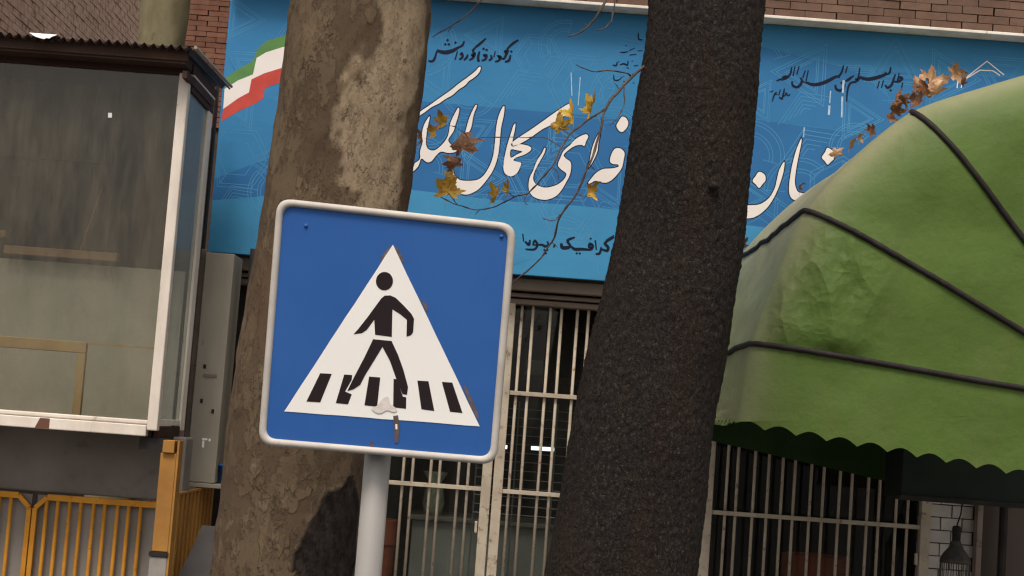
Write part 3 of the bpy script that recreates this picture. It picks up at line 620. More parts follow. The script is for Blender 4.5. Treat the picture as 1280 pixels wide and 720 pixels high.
# yellow support post
sp = thing('support_post', 'ochre painted box post holding up the corner of the glazed booth', 'post')
YP = 8.44
p0, p1 = at(194, 640, YP), at(214, 640, YP); zt_ = at(205, 566, YP).z; zb_ = at(205, 690, YP).z
B().box(p0.x, p1.x, YP, YP+.09, zb_, zt_).build('shaft', M['ochre'], sp, bevel=.004)
B().box(p1.x+.0015, p1.x+.012, YP-.002, YP+.1, .5, bb-.075).build('angle_iron', M['ochre'], sp)
B().box(p0.x+.012, at(219,556,YP).x, YP-.02, YP+.1, zt_+.002, bb-.074).build('bracket', M['ochre'], sp, bevel=.003)
B().box(at(174,552,YP).x, p0.x+.010, YP, YP+.25, zt_+.01, bb-.068).build('beam_end', M['black'], sp)
B().box(p0.x-.012, p1.x+.006, YP-.01, YP+.1, zb_-.025, zb_-.002).build('cap', M['black'], sp)
B().box(p0.x-.008, p1.x+.001, YP-.004, YP+.11, 0, zb_-.027).build('base', M['stone'], sp, bevel=.006)
# rendered beam and gates below
gw = thing('rendered_beam', 'stained grey rendered beam between booth and yellow gate', 'wall')
YG = 8.85
gt = at(100, 621, YG).z
B().box(bxl, p0.x+.05, YG, YG+.2, gt+.012, bb-.063).build('beam', M['concrete'], gw, bevel=.01)
def gate(label, x0, x1, zt, chamfer_left, chamfer_right, n, first=None, xs=None):
    g = thing('yellow_gate', label, 'gate', 'yellow barred gate leaves')
    z0 = .05; w = .026; y = YG-.03; c = .075
    pts = [(x0+w/2, y, z0), (x0+w/2, y, zt-(c if chamfer_left else w/2)), (x0+(c if chamfer_left else w/2), y, zt-w/2)]
    pts2 = [(x1-w/2, y, z0), (x1-w/2, y, zt-(c if chamfer_right else w/2)), (x1-(c if chamfer_right else w/2), y, zt-w/2)]
    fm_ = B()
    for P_ in (pts, pts2):
        for a, b in zip(P_, P_[1:]): fm_.bar(a, b, w, w)
    fm_.bar(pts[-1], pts2[-1], w*1.3, w); fm_.bar((x0, y, z0+.05), (x1, y, z0+.05), w, w)
    fm_.build('frame', M['yellow'], g, bevel=.003)
    for x in xs: B().tube([(x, y, z0+.06), (x, y, zt-w)], .011, 8).build('bar', M['yellow'], g, smooth=True)
    B().box(x0+.012, x1-.012, YG+.002, YG+.008, z0, zt-.004).build('sheet', M['gate_sheet'], g)
    return g
xm = at(39, 650, YG-.03).x
xs = [at(x, 625, YG-.03).x for x in (59,73,88,102,118,132,148,162,177)]
gate('yellow barred gate leaf next to the ochre post', xm+.003, p0.x+.02, gt, True, False, 0, xs=xs)
gate('yellow barred gate leaf cut by the left photo edge', xm-1.5, xm-.003, gt, False, True, 0, xs=[at(14, 625, YG-.03).x-.064*k for k in range(20)])
# open leaf running back beside the booth
og = thing('open_gate', 'ochre barred gate leaf standing open behind the support post', 'gate')
ogx = at(219, 650, 8.72).x; oz = at(250, 603, 9.35).z-.045
for k in range(10):
    y = 8.74+.112*k; B().box(ogx-.012, ogx+.012, y-.02, y+.02, .05, oz).build('bar', M['ochre'], og, bevel=.004)
B().box(ogx-.014, ogx+.014, 8.70, 9.79, oz, oz+.012).build('top_rail', M['ochre'], og); B().box(ogx-.014, ogx+.014, 8.70, 9.79, .03, .05).build('bottom_rail', M['ochre'], og)
B().box(ogx-.024, ogx-.016, 8.70, 9.79, .05, oz).build('sheet', M['ochre'], og)
# galvanised cabinet column under the banner end
gc = thing('metal_cabinet', 'tall grey galvanised metal cabinet below the left end of the banner', 'cabinet')
YC = 9.35
q0, q1 = at(250, 400, YC).x, at(286, 400, YC).x; cz0, cz1 = at(250, 603, YC).z, at(270, 316, YC).z
cab = B().box(q0, q1, YC, YC+.3, cz0, cz1).build('body', M['zinc'], gc, bevel=.004)
B().box(q0-.035, q0-.003, YC+.03, YC+.3, cz0-.005, cz1+.02).build('edge_channel', M['lintel'], gc, bevel=.004)
B().box(q0-.03, q1+.11, YC-.01, YC+.3, cz0-.028, cz0-.003).build('bottom_tray', M['zinc'], gc, bevel=.003)
ga, gb = at(254, 469, YC), at(271, 471, YC)
B().box(ga.x, gb.x, YC-.004, YC+.01, ga.z-.009, ga.z+.009).build('slot', M['lintel'], cab)
for (px, py) in ((256,458),(252,501),(266,514)):
    a = at(px, py, YC); B().box(a.x-.008, a.x+.008, YC-.005, YC+.01, a.z-.012, a.z+.012).build('hole', M['black'], cab, bevel=.002)
for (px, py, w, h) in ((256,549,.03,.012),(254,555,.012,.04),(262,550,.012,.016)):
    a = at(px, py, YC); B().box(a.x-w/2, a.x+w/2, YC-.003, YC+.01, a.z-h/2, a.z+h/2).build('paint_mark', M['white_plastic'], cab)
B().box(at(226,540,YC).x, q0-.037, YC+.1, YC+.16, 0, at(266, 98, YC).z).build('black_filler', M['black'], None, bevel=.01, label='dark pole closing the gap between the booth and the blue banner', category='filler')  # black upright, widened to fill the dark gap
bu = thing('blue_container', 'small blue plastic container on the cabinet tray beside the pale trunk', 'container')
a = at(275, 601, YC+.08); z0 = cz0-.002
B().lathe((q1+.055, YC+.1, z0), [(0,0),(.045,0),(.052,.10),(.056,.10),(.056,.112),(.048,.112),(.042,.01)], 20).build('body', M['blue_plastic'], bu, smooth=True)
pl = B().tube([(q1+.10, YC+.12, cz0-.03), (q1+.10, YC+.12, cz1+.05)], .03, 10)
pl.build('dark_downpipe', M['black'], None, smooth=True, label='dark downpipe between metal cabinet and pale tree trunk', category='pipe')
wbk = thing('block_wall', 'low wall of pale blocks behind the open ochre gate', 'wall')
YK = 9.86; kx = at(253, 630, YK).x; kz = at(262, 616, YK).z
for r in range(9):
    B().box(kx-.05*(r % 2), XL-.004, YK+random.uniform(0,.01), YK+.2, kz-.092*(r+1), kz-.092*r-.008).build('block', M['stone'], wbk, bevel=.005)
ds = [at(x, y, 8.72) for x, y in ((222,722),(245,675),(252,657),(300,660),(300,722))]
ds = ds[:3] + [ds[3]] + [Vector((ds[4].x, 8.72, .0)), Vector((ds[0].x-.002, 8.72, 0))]
B().slab(ds, (0,.02,0)).build('metal_sheet', M['dark_sheet'], None, label='dark grey metal sheet leaning below the pale blocks', category='sheet')

# ------------------------------------------------------------------ trees
def trunk_mesh(name, mat_, parent, D, rows, fine, amp, scl, ztop, seg=150, step=.012, flake=None, squash=1.0):
    # rows: (pixel y, left pixel, right pixel) measured where the trunk stands, at distance D
    prof = []
    for y, l, r in rows:
        a, b = at(l, y, D), at(r, y, D); prof.append(((a.z+b.z)/2, (a.x+b.x)/2, (b.x-a.x)/2))
    prof.sort()
    def ev(z):
        P = prof
        if z <= P[0][0]: i = 0
        elif z >= P[-1][0]: i = len(P)-2
        else: i = max(k for k in range(len(P)-1) if P[k][0] <= z)
        t = (z-P[i][0])/(P[i+1][0]-P[i][0]); t2 = max(-1.0, min(1.8, t))
        x = P[i][1]+(P[i+1][1]-P[i][1])*t; r = P[i][2]+(P[i+1][2]-P[i][2])*t2
        if z < .5: r += .10*(1-z/.5)**2
        return x, max(r, .12)
    zs = []; z = -.05
    while z < ztop:
        zs.append(z); z += step if prof[0][0]-.1 < z < prof[-1][0]+.1 else .08
    V = []; Fl = []
    for z in zs:
        x, r = ev(z)
        for k in range(seg):
            a = 2*pi*k/seg; ca, sa = cos(a), sin(a)
            p = Vector((ca*r, sa*r, z))
            q = Vector((p.x, p.y, z*.6))
            d = .022*noise.noise(q*2.2) + .010*noise.noise(q*5+Vector((5,1,2)))
            if fine == 'dark':
                d += amp*(noise.noise(Vector((p.x*scl,p.y*scl,z*scl*.8))) + .6*noise.noise(Vector((p.x,p.y,z))*scl*2.3))
            else:
                h = noise.noise(Vector((p.x*6,p.y*6,z*3.2))) ; d += amp*.5*(1 if h > .05 else 0)*min(1,(h-.05)*12) + .4*amp*noise.noise(Vector((p.x*scl,p.y*scl,z*scl*.6)))
            R = r+d
            V.append((x+ca*R, D+sa*R*squash, z))
            if flake: Fl.append(flake(a, z, p))
    n = len(zs); Fc = []
    for i in range(n-1):
        for k in range(seg):
            j = (k+1) % seg; Fc.append((i*seg+k, i*seg+j, (i+1)*seg+j, (i+1)*seg+k))
    o = B().add(V, Fc).build(name, mat_, parent, smooth=True)
    if flake:
        at_ = o.data.attributes.new('flake', 'FLOAT_COLOR', 'POINT')
        at_.data.foreach_set('color', [c for f in Fl for c in (*f, 0, 1)])
    return o, ev
def limb(parent, mat_, pts, r0, r1):
    n = len(pts); B().tube(smooth_loop([tuple(p) for p in pts], 5, False), [r0+(r1-r0)*i/((n-1)*5) for i in range((n-1)*5+1)], 14).build('limb', mat_, parent, smooth=True)
DP, DD = 5.2, 6.3
pt = thing('plane_tree', 'pale mottled plane tree trunk directly behind the crossing sign', 'tree')
def sst(a, b, x): t = max(0, min(1, (x-a)/(b-a))); return t*t*(3-2*t)
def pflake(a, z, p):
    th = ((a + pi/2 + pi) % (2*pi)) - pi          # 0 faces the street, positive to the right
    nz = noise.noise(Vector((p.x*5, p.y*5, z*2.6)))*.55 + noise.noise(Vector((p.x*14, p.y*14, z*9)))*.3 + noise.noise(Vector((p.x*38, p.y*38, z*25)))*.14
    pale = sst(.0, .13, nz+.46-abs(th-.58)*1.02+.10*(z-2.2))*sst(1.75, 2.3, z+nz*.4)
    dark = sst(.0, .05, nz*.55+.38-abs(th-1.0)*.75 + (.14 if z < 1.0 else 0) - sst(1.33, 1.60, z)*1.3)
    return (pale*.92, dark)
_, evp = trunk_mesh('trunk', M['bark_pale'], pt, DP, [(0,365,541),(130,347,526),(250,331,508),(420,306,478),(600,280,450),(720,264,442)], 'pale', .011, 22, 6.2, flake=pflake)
x, r = evp(6.1)
limb(pt, M['bark_pale'], [(x, DP, 5.9), (x+.25, DP-.2, 6.8), (x+.9, DP-.5, 8.2)], .24, .06)
limb(pt, M['bark_pale'], [(x, DP, 5.9), (x-.2, DP+.2, 6.9), (x-.9, DP+.6, 8.4)], .22, .05)
dt = thing('dark_tree', 'dark rough barked leaning tree trunk right of the sign with bare twigs', 'tree')
_, evd = trunk_mesh('trunk', M['bark_dark'], dt, DD, [(0,812,955),(100,798,951),(300,770,928),(500,725,897),(600,705,884),(720,680,868)], 'dark', .0052, 52, 6.4, seg=220, step=.009)
x, r = evd(6.3)
limb(dt, M['bark_dark'], [(x, DD, 6.1), (x+.3, DD-.1, 7.0), (x+1.1, DD-.3, 8.4)], .17, .05)
limb(dt, M['bark_dark'], [(x, DD, 6.1), (x-.3, DD+.1, 6.8), (x-1.3, DD-.2, 7.9)], .15, .05)
ot = thing('alley_tree', 'olive brown trunk rising behind the tin roof in front of red bricks', 'tree')
_, evo = trunk_mesh('trunk', M['bark_olive'], ot, 11.6, [(-10,179,239),(20,176,236),(60,172,231)], 'pale', .008, 15, 7.0, seg=48, step=.05)
x, r = evo(6.9); limb(ot, M['bark_olive'], [(x, 11.6, 6.7), (x+.3, 11.7, 7.6), (x+.9, 11.8, 8.8)], .16, .05)
B().lathe((0,0,0), [(0,0),(.03,.004),(.045,.02),(.03,.04),(0,.045)], 12)
# knot on the dark trunk
a = at(893, 232, DD-.255)
kn = B().grid(17, 9, lambda i, j: a + Vector((.022*cos(2*pi*i/16)*sin(pi*j/16), -.022*cos(pi*j/16)+.012, .018*sin(2*pi*i/16)*sin(pi*j/16))))
kn.build('knot', M['bark_dark'], dt, smooth=True)

# leaves: five-lobed, curled
def leaf_geo(size, curl, fold, seed):
    R_ = random.Random(seed); lob = []
    angs = [-2.05, -1.05, 0, 1.05, 2.05]; lens = [.66, .95, 1.1, .92, .62]
    out = [(0, -.10)]; tw = R_.uniform(-1.2, 1.2)
    for i, (a, l) in enumerate(zip(angs, lens)):
        l *= R_.uniform(.8, 1.12); a += R_.uniform(-.12, .12)
        if i: mid = (angs[i-1]+a)/2; q = R_.uniform(.44,.58); out.append((q*sin(mid), q*cos(mid)))
        for da, q in ((-.36,.62),(-.30,.78),(-.20,.72),(-.13,.90),(0,1.05),(.12,.86),(.22,.74),(.30,.80),(.36,.60)): q *= R_.uniform(.92,1.08); out.append((l*q*sin(a+da), l*q*cos(a+da)))
    def bend(x, y):
        rr = x*x+y*y; w = fold*1.1*abs(x)
        v = Vector((math.copysign(sin(min(1.5, w))/(fold*1.1), x) if fold > .05 else x, y, 0)); v.z = (1-cos(min(1.5, w)))/(fold*1.1) if fold > .05 else 0
        b = curl*1.3*y
        v = Vector((v.x, sin(b)/(curl*1.3)*(1-.0*v.z)-v.z*sin(b), (1-cos(b))/(curl*1.3)+v.z*cos(b)))
        v = Matrix.Rotation(tw*y, 3, 'Y') @ v
        return (v + Vector((0,0,.13*noise.noise(Vector((x*2.5, y*2.5, seed))) + .05*noise.noise(Vector((x*7, y*7, seed))))))*size
    V = [bend(0, .08)]; N = len(out)
    for q in (.45, .75, 1): V += [bend(x*q, .08*(1-q)+y*q) for x, y in out]
    Fc = [(0, 1+i, 1+(i+1) % N) for i in range(N)]
    for k in range(2): Fc += [(1+k*N+i, 1+(k+1)*N+i, 1+(k+1)*N+(i+1) % N, 1+k*N+(i+1) % N) for i in range(N)]
    mb = B().add(V, Fc)
    mb.tube([Vector((0,.06,-.004))*size, Vector((.03,-.35,-.03))*size, Vector((.02,-.8,.05))*size], [.014*size,.012*size,.01*size], 5)
    return mb
def leaf(name, m, pos, size, rot, curl=.6, fold=.4, seed=1, parent=None, **kw):
    o = leaf_geo(size, curl, fold, seed).build(name, M[m], parent, smooth=True, **kw)
    o.location = pos; o.rotation_euler = [radians(a) for a in rot]; return o
# twigs of the dark tree (pixel, pixel, distance)
def twig(pts, r0, r1):
    P_ = [tuple(at(x, y, d)) for x, y, d in pts]; Q = smooth_loop(P_, 5, False); n = len(Q)
    Q = [(q[0]+.004*noise.noise(Vector((i*.4,1,r0*900))), q[1], q[2]+.004*noise.noise(Vector((i*.4,5,r0*900)))) for i, q in enumerate(Q)]
    B().tube(Q, [.82*(r0+(r1-r0)*i/(n-1)) + (.0012 if i % 5 == 3 else 0) for i in range(n)], 7).build('twig', M['twig'], dt, smooth=True)
twig([(812,78,6.3),(797,90,6.2),(775,112,6.12),(757,136,6.05),(751,162,6.0),(737,205,5.95),(721,240,5.95),(700,272,5.95),(690,302,5.98),(672,326,6.0),(648,348,6.02),(625,372,6.05)], .0075, .0028)
twig([(757,136,6.05),(736,150,6.0),(712,168,5.95),(702,184,5.92),(690,208,5.9),(676,224,5.9),(661,241,5.92),(643,246,5.95),(622,257,5.98),(600,262,6.0),(572,256,6.02),(548,245,6.05)], .0048, .002)
twig([(788,95,6.17),(785,92,6.15),(765,88,6.1),(740,89,6.05),(721,81,6.0)], .004, .0022)
twig([(780,108,6.13),(780,128,6.1),(772,148,6.05),(762,156,6.02)], .003, .0015)
twig([(702,184,5.92),(680,172,5.95),(655,172,5.98),(602,172,6.0),(590,176,6.0)], .0022, .0012)
twig([(700,268,5.95),(695,274,5.93),(686,276,5.9),(678,272,5.9)], .0025, .0015)
twig([(590,178,6.0),(575,162,6.02),(562,157,6.05),(545,162,6.08)], .0018, .0012)
twig([(860,-150,6.3),(800,-90,6.15),(770,-30,6.0),(757,2,5.95),(746,20,5.93),(736,32,5.92),(722,42,5.9),(710,46,5.9)], .009, .0024)
twig([(770,-30,6.0),(768,6,5.98),(765,24,5.97),(756,35,5.95),(746,38,5.95)], .004, .002)
twig([(770,-30,6.0),(690,-35,5.9),(620,-20,5.8),(600,2,5.75),(585,17,5.72),(565,32,5.7),(541,46,5.68)], .005, .002)
for a_ in (((721,240,5.95),(729,246,5.93),(738,244,5.92)), ((690,208,5.9),(697,216,5.88),(699,224,5.88)), ((643,246,5.95),(634,241,5.93),(622,243,5.92)), ((737,205,5.95),(744,214,5.97)),
 ((661,241,5.92),(655,251,5.9),(660,256,5.9)), ((600,262,6.0),(594,268,6.0)), ((572,256,6.02),(564,246,6.03),(560,240,6.04)), ((690,302,5.98),(697,310,5.98)), ((775,112,6.12),(768,104,6.1)), ((736,32,5.92),(727,30,5.9)), ((565,32,5.7),(560,40,5.7)), ((712,168,5.95),(703,163,5.96),(699,158,5.97))):
    twig(a_, .0022, .0012)
for (px, py, d, sz, m_, rot, cu, fo, sd_) in (
 (738,138,6.03,.085,'leaf_yellow',(75,35,-75),.5,1.0,3),(716,148,6.0,.085,'leaf_yellow',(95,10,-95),.4,1.1,14),(701,160,5.97,.062,'leaf_yellow',(70,20,160),.5,.7,4),
 (578,184,6.0,.10,'leaf_brown',(95,10,150),.9,.8,5),(568,206,6.02,.07,'leaf_brown',(80,30,200),1.0,.9,15),(564,222,6.03,.04,'leaf_yellow',(80,60,190),.6,1.2,16),
 (560,241,6.04,.078,'leaf_yellow',(80,10,5),.5,.5,6),(618,246,5.97,.07,'leaf_yellow',(90,60,-60),.5,1.3,7),(634,239,5.97,.05,'leaf_yellow',(80,40,-70),.6,1.0,17),
 (741,240,5.95,.06,'leaf_yellow',(85,-60,50),.5,1.2,8),(550,153,6.07,.06,'leaf_yellow',(85,70,-35),.5,1.3,9),(540,166,6.07,.055,'leaf_yellow',(85,60,-50),.5,1.3,19),(526,174,6.07,.055,'leaf_brown',(85,60,-70),.6,1.2,10)):
    leaf('leaf', m_, at(px, py, d), sz, rot, cu, fo, sd_, dt)

# ------------------------------------------------------------------ green awning
aw = thing('green_awning', 'green tarpaulin hood awning with black ribs and scalloped hem', 'awning')
YA0, YA1 = 7.3, 9.62
piv = at(1440, 515, YA0)
prof_px = [(926,527),(931,500),(945,427),(973,345),(1015,257),(1076,186),(1150,131),(1235,98),(1330,72),(1460,58)]
prof = smooth_loop([(at(x, y, YA0).x, at(x, y, YA0).z) for x, y in prof_px], 16, False)
ribs_i = [32, 64, 96]
NP = len(prof)
def prof_at(i):
    # slight hollow of the cloth between the ribs
    x, z = prof[i]; s = 0
    for a, b in ((0,32),(32,64),(64,96),(96,NP-1)):
        if a <= i <= b: s = sin(pi*(i-a)/(b-a))*(.012 if a else .004)
    dx, dz = piv.x-x, piv.z-z; l = math.hypot(dx, dz)
    return x+dx/l*s, z+dz/l*s
ss = [.05*k for k in range(13)] + [.6+.0125*k for k in range(1,29)] + [.96,.969,.977,.984,.990,.995,.998,1.0]
nb = 34
def awn_pt(i, j, off=0):
    x, z = prof_at(i)
    if j < len(ss):                               # end face, rounding over at its edge
        s = ss[j]; r = .80
        px, pz = piv.x+(x-piv.x)*s, piv.z+(z-piv.z)*s
        k = max(0, (s-r)/(1-r)); y = YA0 + .20*(1-sqrt(max(0, 1-k*k)))
        y += .03*sin(pi*s)*-1
        q = Vector((px*3.2, 0, pz*3.2))
        y += .018*noise.noise(q)
        # creases near the outer corner
        cx = sst(.72, .9, s)*(1-sst(.96, 1, s))*sst(24, 36, i)*(1-sst(60, 72, i))
        y += 0*cx*(.05*(1-min(1, 4*abs(noise.noise(Vector((px*3.4+pz*3.1, 1, pz*2.2))))))**2*-1 + .035*abs(noise.noise(Vector((px*9, 3, pz*10+px*5)))))
    else:
        k = (j-len(ss)+1)/nb; y = YA0+.20 + (YA1-YA0-.20)*k; px, pz = x, z
        sag = .02*noise.noise(Vector((i*.065, k*4, 2)))*sin(pi*k)+.012*noise.noise(Vector((i*.17, k*9, 7)))*sin(pi*k)
        px -= sag*.6; pz += sag-.02*sin(pi*k)
    return Vector((px, y, pz))
NJ = len(ss)+nb
cl = B().grid(NP, NJ, lambda i, j: awn_pt(i, j))
# end face below the ribs: hangs from pivot line to the scalloped hem
h0, h1 = at(926, 529, YA0), at(1440, 622, YA0)
nh = 330
def hem(i, j):
    t = i/(nh-1); w = .137
    e0 = awn_pt(0, len(ss)-1-int(t*(len(ss)-1)) if False else 0)
    top = Vector((h0.x+(piv.x-h0.x)*t, 0, prof[0][1]+(piv.z-prof[0][1])*t))
    u = t*(h1-h0).length; sc = .030*abs(sin(pi*u/w+.4))
    bot = Vector((h0.x+(h1.x-h0.x)*t, 0, h0.z+(h1.z-h0.z)*t - .012 + sc))
    p = top.lerp(bot, j/5); s = 1-t; k = max(0, (s-.80)/.20)
    y = YA0 + .20*(1-sqrt(max(0, 1-k*k))) - .03*sin(pi*s) + .018*noise.noise(Vector((p.x*3.2, 0, p.z*3.2)))
    return Vector((p.x, y, p.z))
cl.grid(nh, 6, hem)
nsd = 200
def sidehem(i, j):
    t = i/(nsd-1); y = YA0+.20+(YA1-YA0-.20)*t; sc = .030*abs(sin(pi*(t*(YA1-YA0))/.137+.2))
    zt_ = prof[0][1]+.01; return Vector((prof[0][0]-.004-.01*(j/3), y, zt_ + (h0.z-.012+sc-zt_)*(j/3)))
cl.grid(nsd, 4, sidehem)
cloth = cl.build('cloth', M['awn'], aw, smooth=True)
paleness = []                                         # paler over the hood's sweep and towards the edge of its end face
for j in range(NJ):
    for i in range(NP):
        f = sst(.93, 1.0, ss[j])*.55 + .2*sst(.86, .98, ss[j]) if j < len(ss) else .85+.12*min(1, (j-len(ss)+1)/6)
        paleness.append(min(1, f)*(.62+.38*sst(44, 74, i)))
cre = []
for j in range(NJ):
    for i in range(NP):
        if j < len(ss): q = ss[j]; c_ = sst(.66, .86, q)*(1-sst(.95, 1, q))*sst(30, 38, i)*(1-sst(54, 72, i)) + .07*sst(.3, .9, q)
        else: c_ = .12
        cre.append(c_)
cre += [.08]*(len(cloth.data.vertices)-len(cre))
cloth.data.attributes.new('crease', 'FLOAT', 'POINT').data.foreach_set('value', cre)
paleness += [0]*(len(cloth.data.vertices)-len(paleness))
cloth.data.attributes.new('paleness', 'FLOAT', 'POINT').data.foreach_set('value', paleness)
for i in ribs_i:
    pts = []
    for j in list(range(0, NJ if i < 90 else len(ss)-2)):
        p = awn_pt(i, j); d = Vector((p.x-piv.x, 0, p.z-piv.z)).normalized()
        if j < len(ss): k = sst(.85, 1, ss[j]); p = p + Vector((0,-.006,0))*(1-k) + d*.006*k
        else: p = p + d*.006
        pts.append(p)
    B().tube([p+Vector((0,0,.0025*noise.noise(Vector((q*.9, i, 0))))) for q, p in enumerate(pts)], [.0135+.002*noise.noise(Vector((q*.7, i, 5))) for q in range(len(pts))], 10).build('rib', M['rope'], aw, smooth=True)
# wall-end cloth, hood shade put into its dark green, and dark box below it
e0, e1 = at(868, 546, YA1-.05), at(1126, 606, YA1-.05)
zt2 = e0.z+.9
B().slab([(e0.x,YA1-.05,e0.z),(e1.x,YA1-.05,e1.z),(e1.x,YA1-.05,zt2),(e0.x+.35,YA1-.05,zt2)], (0,.01,0)).build('end_cloth', M['awn_shade'], aw)
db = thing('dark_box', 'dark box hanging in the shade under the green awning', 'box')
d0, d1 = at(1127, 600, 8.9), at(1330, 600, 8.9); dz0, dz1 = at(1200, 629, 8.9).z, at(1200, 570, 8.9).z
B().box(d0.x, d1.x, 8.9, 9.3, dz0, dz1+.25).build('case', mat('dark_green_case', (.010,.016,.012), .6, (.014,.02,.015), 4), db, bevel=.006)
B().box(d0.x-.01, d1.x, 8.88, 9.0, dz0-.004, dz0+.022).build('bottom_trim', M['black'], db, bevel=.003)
# awning stand behind the right edge of the frame
for y in (YA0+.05, YA1-.05):
    B().tube([(piv.x+.06, y, 0), (piv.x+.06, y, prof[-1][1])], .025, 10).build('stand', M['black'], aw)
# bird cage lantern
lc = at(1196, 660, 9.4)
lt = thing('cage_lantern', 'dark cage lantern hanging in front of the white brick pier', 'lantern')
zc0 = at(1196, 657, 9.4).z; zc1 = at(1196, 676, 9.4).z; zc2 = at(1194, 704, 9.4).z
B().tube([(lc.x+.025, 9.4, dz0+.01), (lc.x+.02, 9.4, (dz0+zc0)/2), (lc.x, 9.4, zc0)], .004, 6).build('cord', M['black'], lt)
B().lathe((lc.x, 9.4, 0), [(0,zc0),(.02,zc0-.002),(.026,zc0-.015),(.024,zc1)], 16).build('cap', M['black'], lt, smooth=True)
dome = mat('dull_lantern_metal', (.07,.065,.06), .5, (.045,.042,.04), 30)
B().lathe((lc.x, 9.4, 0), [(.026,zc1),(.03,zc1-.01),(.045,zc1-.045),(.07,zc1-.075),(.088,zc2+.02),(.09,zc2),(.084,zc2)], 24).build('dome', dome, lt, smooth=True)
for k in range(18):
    a = 2*pi*k/18; B().tube([(lc.x+.085*cos(a), 9.4+.085*sin(a), zc2+.005), (lc.x+.085*cos(a), 9.4+.085*sin(a), zc2-.2)], .003, 5).build('wire', dome, lt)
B().lathe((lc.x, 9.4, 0), [(0,zc2-.2),(.09,zc2-.2),(.092,zc2-.21),(0,zc2-.215)], 24).build('tray', dome, lt)

# fallen leaves on the awning ridge: (pixel, size, material, rotation, label)
def ridge(px):                                   # a spot on the outline of the hood, seen at pixel x
    return None
fl = [
 ((1164,104),8.3,.115,'leaf_tan',(70,20,30),'largest curled tan leaf on top of the leaf heap on the awning'),
 ((1146,106),8.35,.085,'leaf_tan',(100,-30,120),'curled tan leaf at the top left of the awning leaf heap'),
 ((1170,116),8.2,.075,'leaf_tan',(50,10,200),'tan leaf at the right foot of the awning leaf heap'),
 ((1156,116),8.3,.10,'leaf_brown',(75,10,200),'brown leaf under the tan leaves of the awning heap'),
 ((1140,120),8.3,.105,'leaf_brown',(95,0,60),'brown leaf in the middle of the awning leaf heap'),
 ((1126,128),8.35,.085,'leaf_brown',(80,30,150),'ragged brown leaf at the left of the awning heap'),
 ((1134,134),8.25,.09,'leaf_brown',(100,20,250),'broad brown leaf below the ragged one in the awning heap'),
 ((1120,140),8.3,.075,'leaf_brown',(110,10,20),'small brown leaf at the lower left foot of the awning heap'),
 ((1146,132),8.2,.08,'leaf_brown',(60,10,280),'brown leaf lying flat at the foot of the awning heap'),
 ((1112,148),8.35,.05,'leaf_brown',(80,40,10),'lowest brown leaf trailing from the awning heap'),
 ((1192,92),8.4,.075,'leaf_tan',(100,70,10),'upright curled tan leaf beside the roof shaped emblem'),
 ((1204,104),8.2,.05,'leaf_brown',(60,20,100),'small brown leaf right of the upright tan leaf'),
 ((1088,164),8.3,.06,'leaf_brown',(95,50,-40),'curled orange brown leaf alone on the awning slope'),
 ((1074,174),8.3,.05,'leaf_tan',(80,20,40),'small pale leaf just below the orange brown one'),
 ((1062,184),8.4,.06,'leaf_tan',(95,10,80),'pale curled leaf next to the white dot of lettering'),
 ((1046,193),8.4,.055,'leaf_tan',(80,30,160),'pale leaf touching the white dot of lettering'),
 ((999,236),8.8,.05,'leaf_brown',(80,20,60),'red brown leaf at the foot of the white letter stroke'),
 ((928,308),9.3,.055,'leaf_brown',(80,20,60),'small orange leaf where awning meets the dark trunk'),
]
for (p, d, s, m, r, lab) in fl:
    leaf('fallen_leaf', m, at(*p, d), s, r, .9, .7, hash(lab) % 97 if False else int(p[0]), None, label=lab, category='leaf', group='fallen leaves on the awning')

# ------------------------------------------------------------------ pedestrian crossing sign
sg = thing('crossing_sign', 'blue square pedestrian crossing sign with white rim on a grey post', 'sign')
SC = Vector((-.3006, 3.941, 1.8106))
SR = Matrix.Rotation(-.0752, 3, 'Z') @ Matrix.Rotation(.11, 3, 'X') @ Matrix.Rotation(.0232, 3, 'Y')
SN = SR @ Vector((0,-1,0)); SU = SR @ Vector((1,0,0)); SV = SR @ Vector((0,0,1))
def on_sign(x, y):
    d = ray(x, y); t = (SC-EYE).dot(SN)/d.dot(SN); q = EYE+d*t-SC; return (q.dot(SU), q.dot(SV))
def sw(u, v, h): return SC + SU*u + SV*v + SN*h
cor = [on_sign(*p) for p in ((346.8,247.4),(645.4,280),(620.6,581),(322.8,555.8))]
def rounded(cs, inset, rad, n=7):
    c0 = Vector((sum(c[0] for c in cs)/4, sum(c[1] for c in cs)/4)); out = []
    cs = [Vector(c) for c in cs]
    cs = [c + (c0-c).normalized()*inset*1.414 for c in cs]
    for i in range(4):
        p, q, r = cs[i-1], cs[i], cs[(i+1) % 4]; a = (p-q).normalized(); b = (r-q).normalized()
        for k in range(n):
            t = k/(n-1); s = q+a*rad*(1-t)**2+b*rad*t**2; out.append((s.x, s.y))
    return out
rim = B(); rings = []
for ins, rad, h in ((.004,.036,-.020),(0,.040,-.012),(0,.040,.004),(.003,.038,.009),(.008,.035,.011),(.014,.031,.010),(.0175,.028,.005),(.0185,.027,-.002)):
    rings.append([sw(u, v, h) for u, v in rounded(cor, ins, rad)])
n = len(rings[0])
rim.add([p for r in rings for p in r], [(j*n+i, j*n+(i+1) % n, (j+1)*n+(i+1) % n, (j+1)*n+i) for j in range(len(rings)-1) for i in range(n)])
rim.build('rim', M['sign_rim'], sg, smooth=True)
def plate(name, loops, h, m, parent=sg): return B().fill([[sw(u, v, h) for u, v in l] for l in loops]).build(name, M[m], parent)
face = B().slab([sw(u, v, .0015) for u, v in rounded(cor, .016, .029)], -SN*.012).build('face', M['sign_blue'], sg)
s1 = lambda l: [on_sign(320+x/3.6, 240+y/3.6) for x, y in l]
s2 = lambda l: [on_sign(320+x/3.6, 410+y/3.6) for x, y in l]
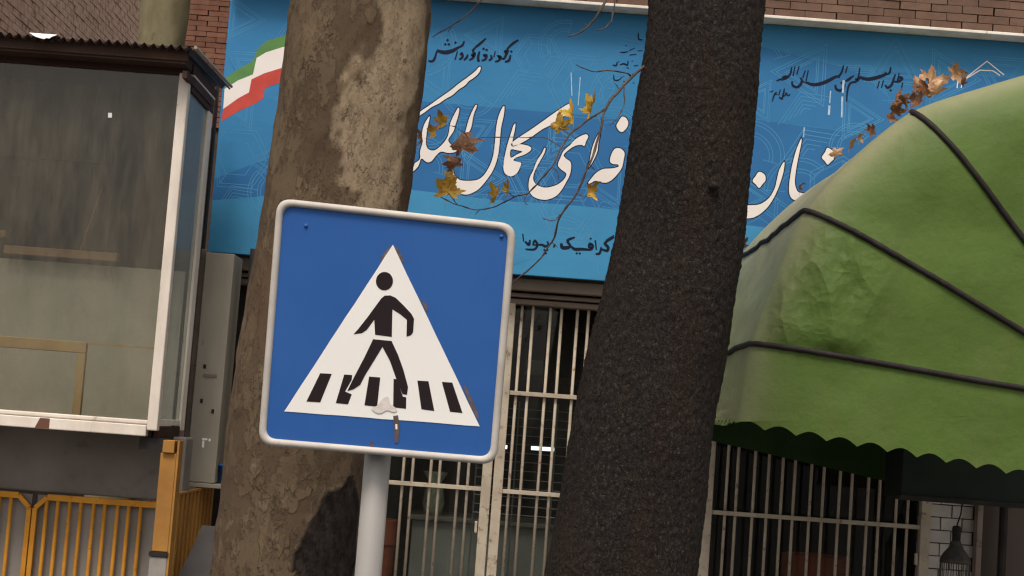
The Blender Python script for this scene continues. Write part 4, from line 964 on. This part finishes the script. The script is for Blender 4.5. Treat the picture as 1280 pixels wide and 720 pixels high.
def jag(loop, n=14, a=.0006):
    out = []
    for i, p in enumerate(loop):
        q = loop[(i+1) % len(loop)]
        for k in range(n):
            t = k/n; out.append((p[0]+(q[0]-p[0])*t+random.uniform(-a,a)*(k > 0), p[1]+(q[1]-p[1])*t+random.uniform(-a,a)*(k > 0)))
    return out
tri = s2([(128,375),(1007,442)]); apex = s1([(617,237)])[0]
plate('triangle', [jag([tri[0], apex, tri[1]])], .0012+.0015, 'sign_white')
for l in ([(560,295),(600,247),(612,243),(565,315)], [(622,240),(640,255),(668,310),(655,318)], [(738,478),(768,505),(776,540),(764,536)]): plate('glue_stain', [s1(l)], .0021, 'glue')
plate('glue_stain', [s2([(930,255),(945,262),(1000,380),(1002,420),(965,350)])], .0021, 'glue')
plate('glue_stain', [s2([(618,395),(640,392),(648,440),(640,515),(625,515),(622,440)])], .0033, 'glue')
plate('glue_stain', [s2([(512,515),(530,512),(532,535),(515,536)])], .0021, 'glue')
M['smear'] = mat('grey_smear', (.72,.67,.64), .8, (.62,.56,.53), 60)
plate('smear', [smooth_loop(s2([(520,360),(548,348),(570,318),(596,308),(604,340),(622,352),(636,370),(622,378),(590,370),(560,384),(534,376)]), 3)], .0045, 'smear')
plate('paint_drip', [s2([(628,432),(637,432),(637,455),(629,455)])], .0038, 'sign_white')
man = []
hc = on_sign(320+579/3.6, 240+401/3.6)
plate('figure_head', [[(hc[0]+.0212*cos(2*pi*k/28), hc[1]+.0228*sin(2*pi*k/28)) for k in range(28)]], .0033, 'sign_black')
plate('figure_torso', [s1([(565,478),(580,466),(605,465),(630,476),(665,510),(700,548),(712,570),(708,630),(698,645),(678,651),(680,575),(650,550),(615,528),(612,652),(537,642),(533,575),(500,620),(478,635),(440,640),(462,615),(505,560)])], .0033, 'sign_black')
plate('figure_legs', [s2([(528,50),(611,58),(640,120),(665,190),(685,265),(680,300),(660,296),(640,250),(605,150),(570,84),(530,150),(490,215),(470,255),(440,275),(412,283),(440,225),(490,130)])], .0036, 'sign_black')
bars = [[(290,203),(342,206),(290,334),(228,330)],[(398,209),(434,211),(432,232),(402,285),(432,298),(415,343),(360,337)],[(510,218),(560,222),(546,354),(489,347)],[(620,228),(634,230),(662,308),(677,312),(676,363),(618,356)],[(727,236),(777,239),(803,373),(745,365)],[(837,242),(884,245),(930,382),(874,376)]]
for b_ in bars: plate('stripe', [s2(b_)], .0033, 'sign_black')
for (x, y) in ((226,152),(1105,200)):
    q = s1([(x,y)])[0]; B().lathe((0,0,0), [(0,.004),(.004,.003),(.0055,0)], 12).build('rivet', M['sign_blue'], sg, smooth=True).matrix_local = Matrix.Translation(sw(*q, .002)) @ (SN.to_track_quat('Z','Y').to_matrix().to_4x4())
# post and brackets
pb0 = at(466, 640, 4.05)
B().tube([(pb0.x, 4.055, 0), (pb0.x, 4.055, 1.0), (pb0.x+.002, 4.055, 2.08)], .0335, 28).build('post', M['steel'], sg, smooth=True)
for v in (-.18, .18):
    c = sw(0, v, -.03); B().box(pb0.x-.16, pb0.x+.16, c.y, c.y+.012, c.z-.018, c.z+.018).build('bracket', M['steel'], sg, bevel=.002)
    B().box(pb0.x-.045, pb0.x+.045, c.y+.012, 4.03, c.z-.014, c.z+.014).build('clamp', M['steel'], sg, bevel=.002)
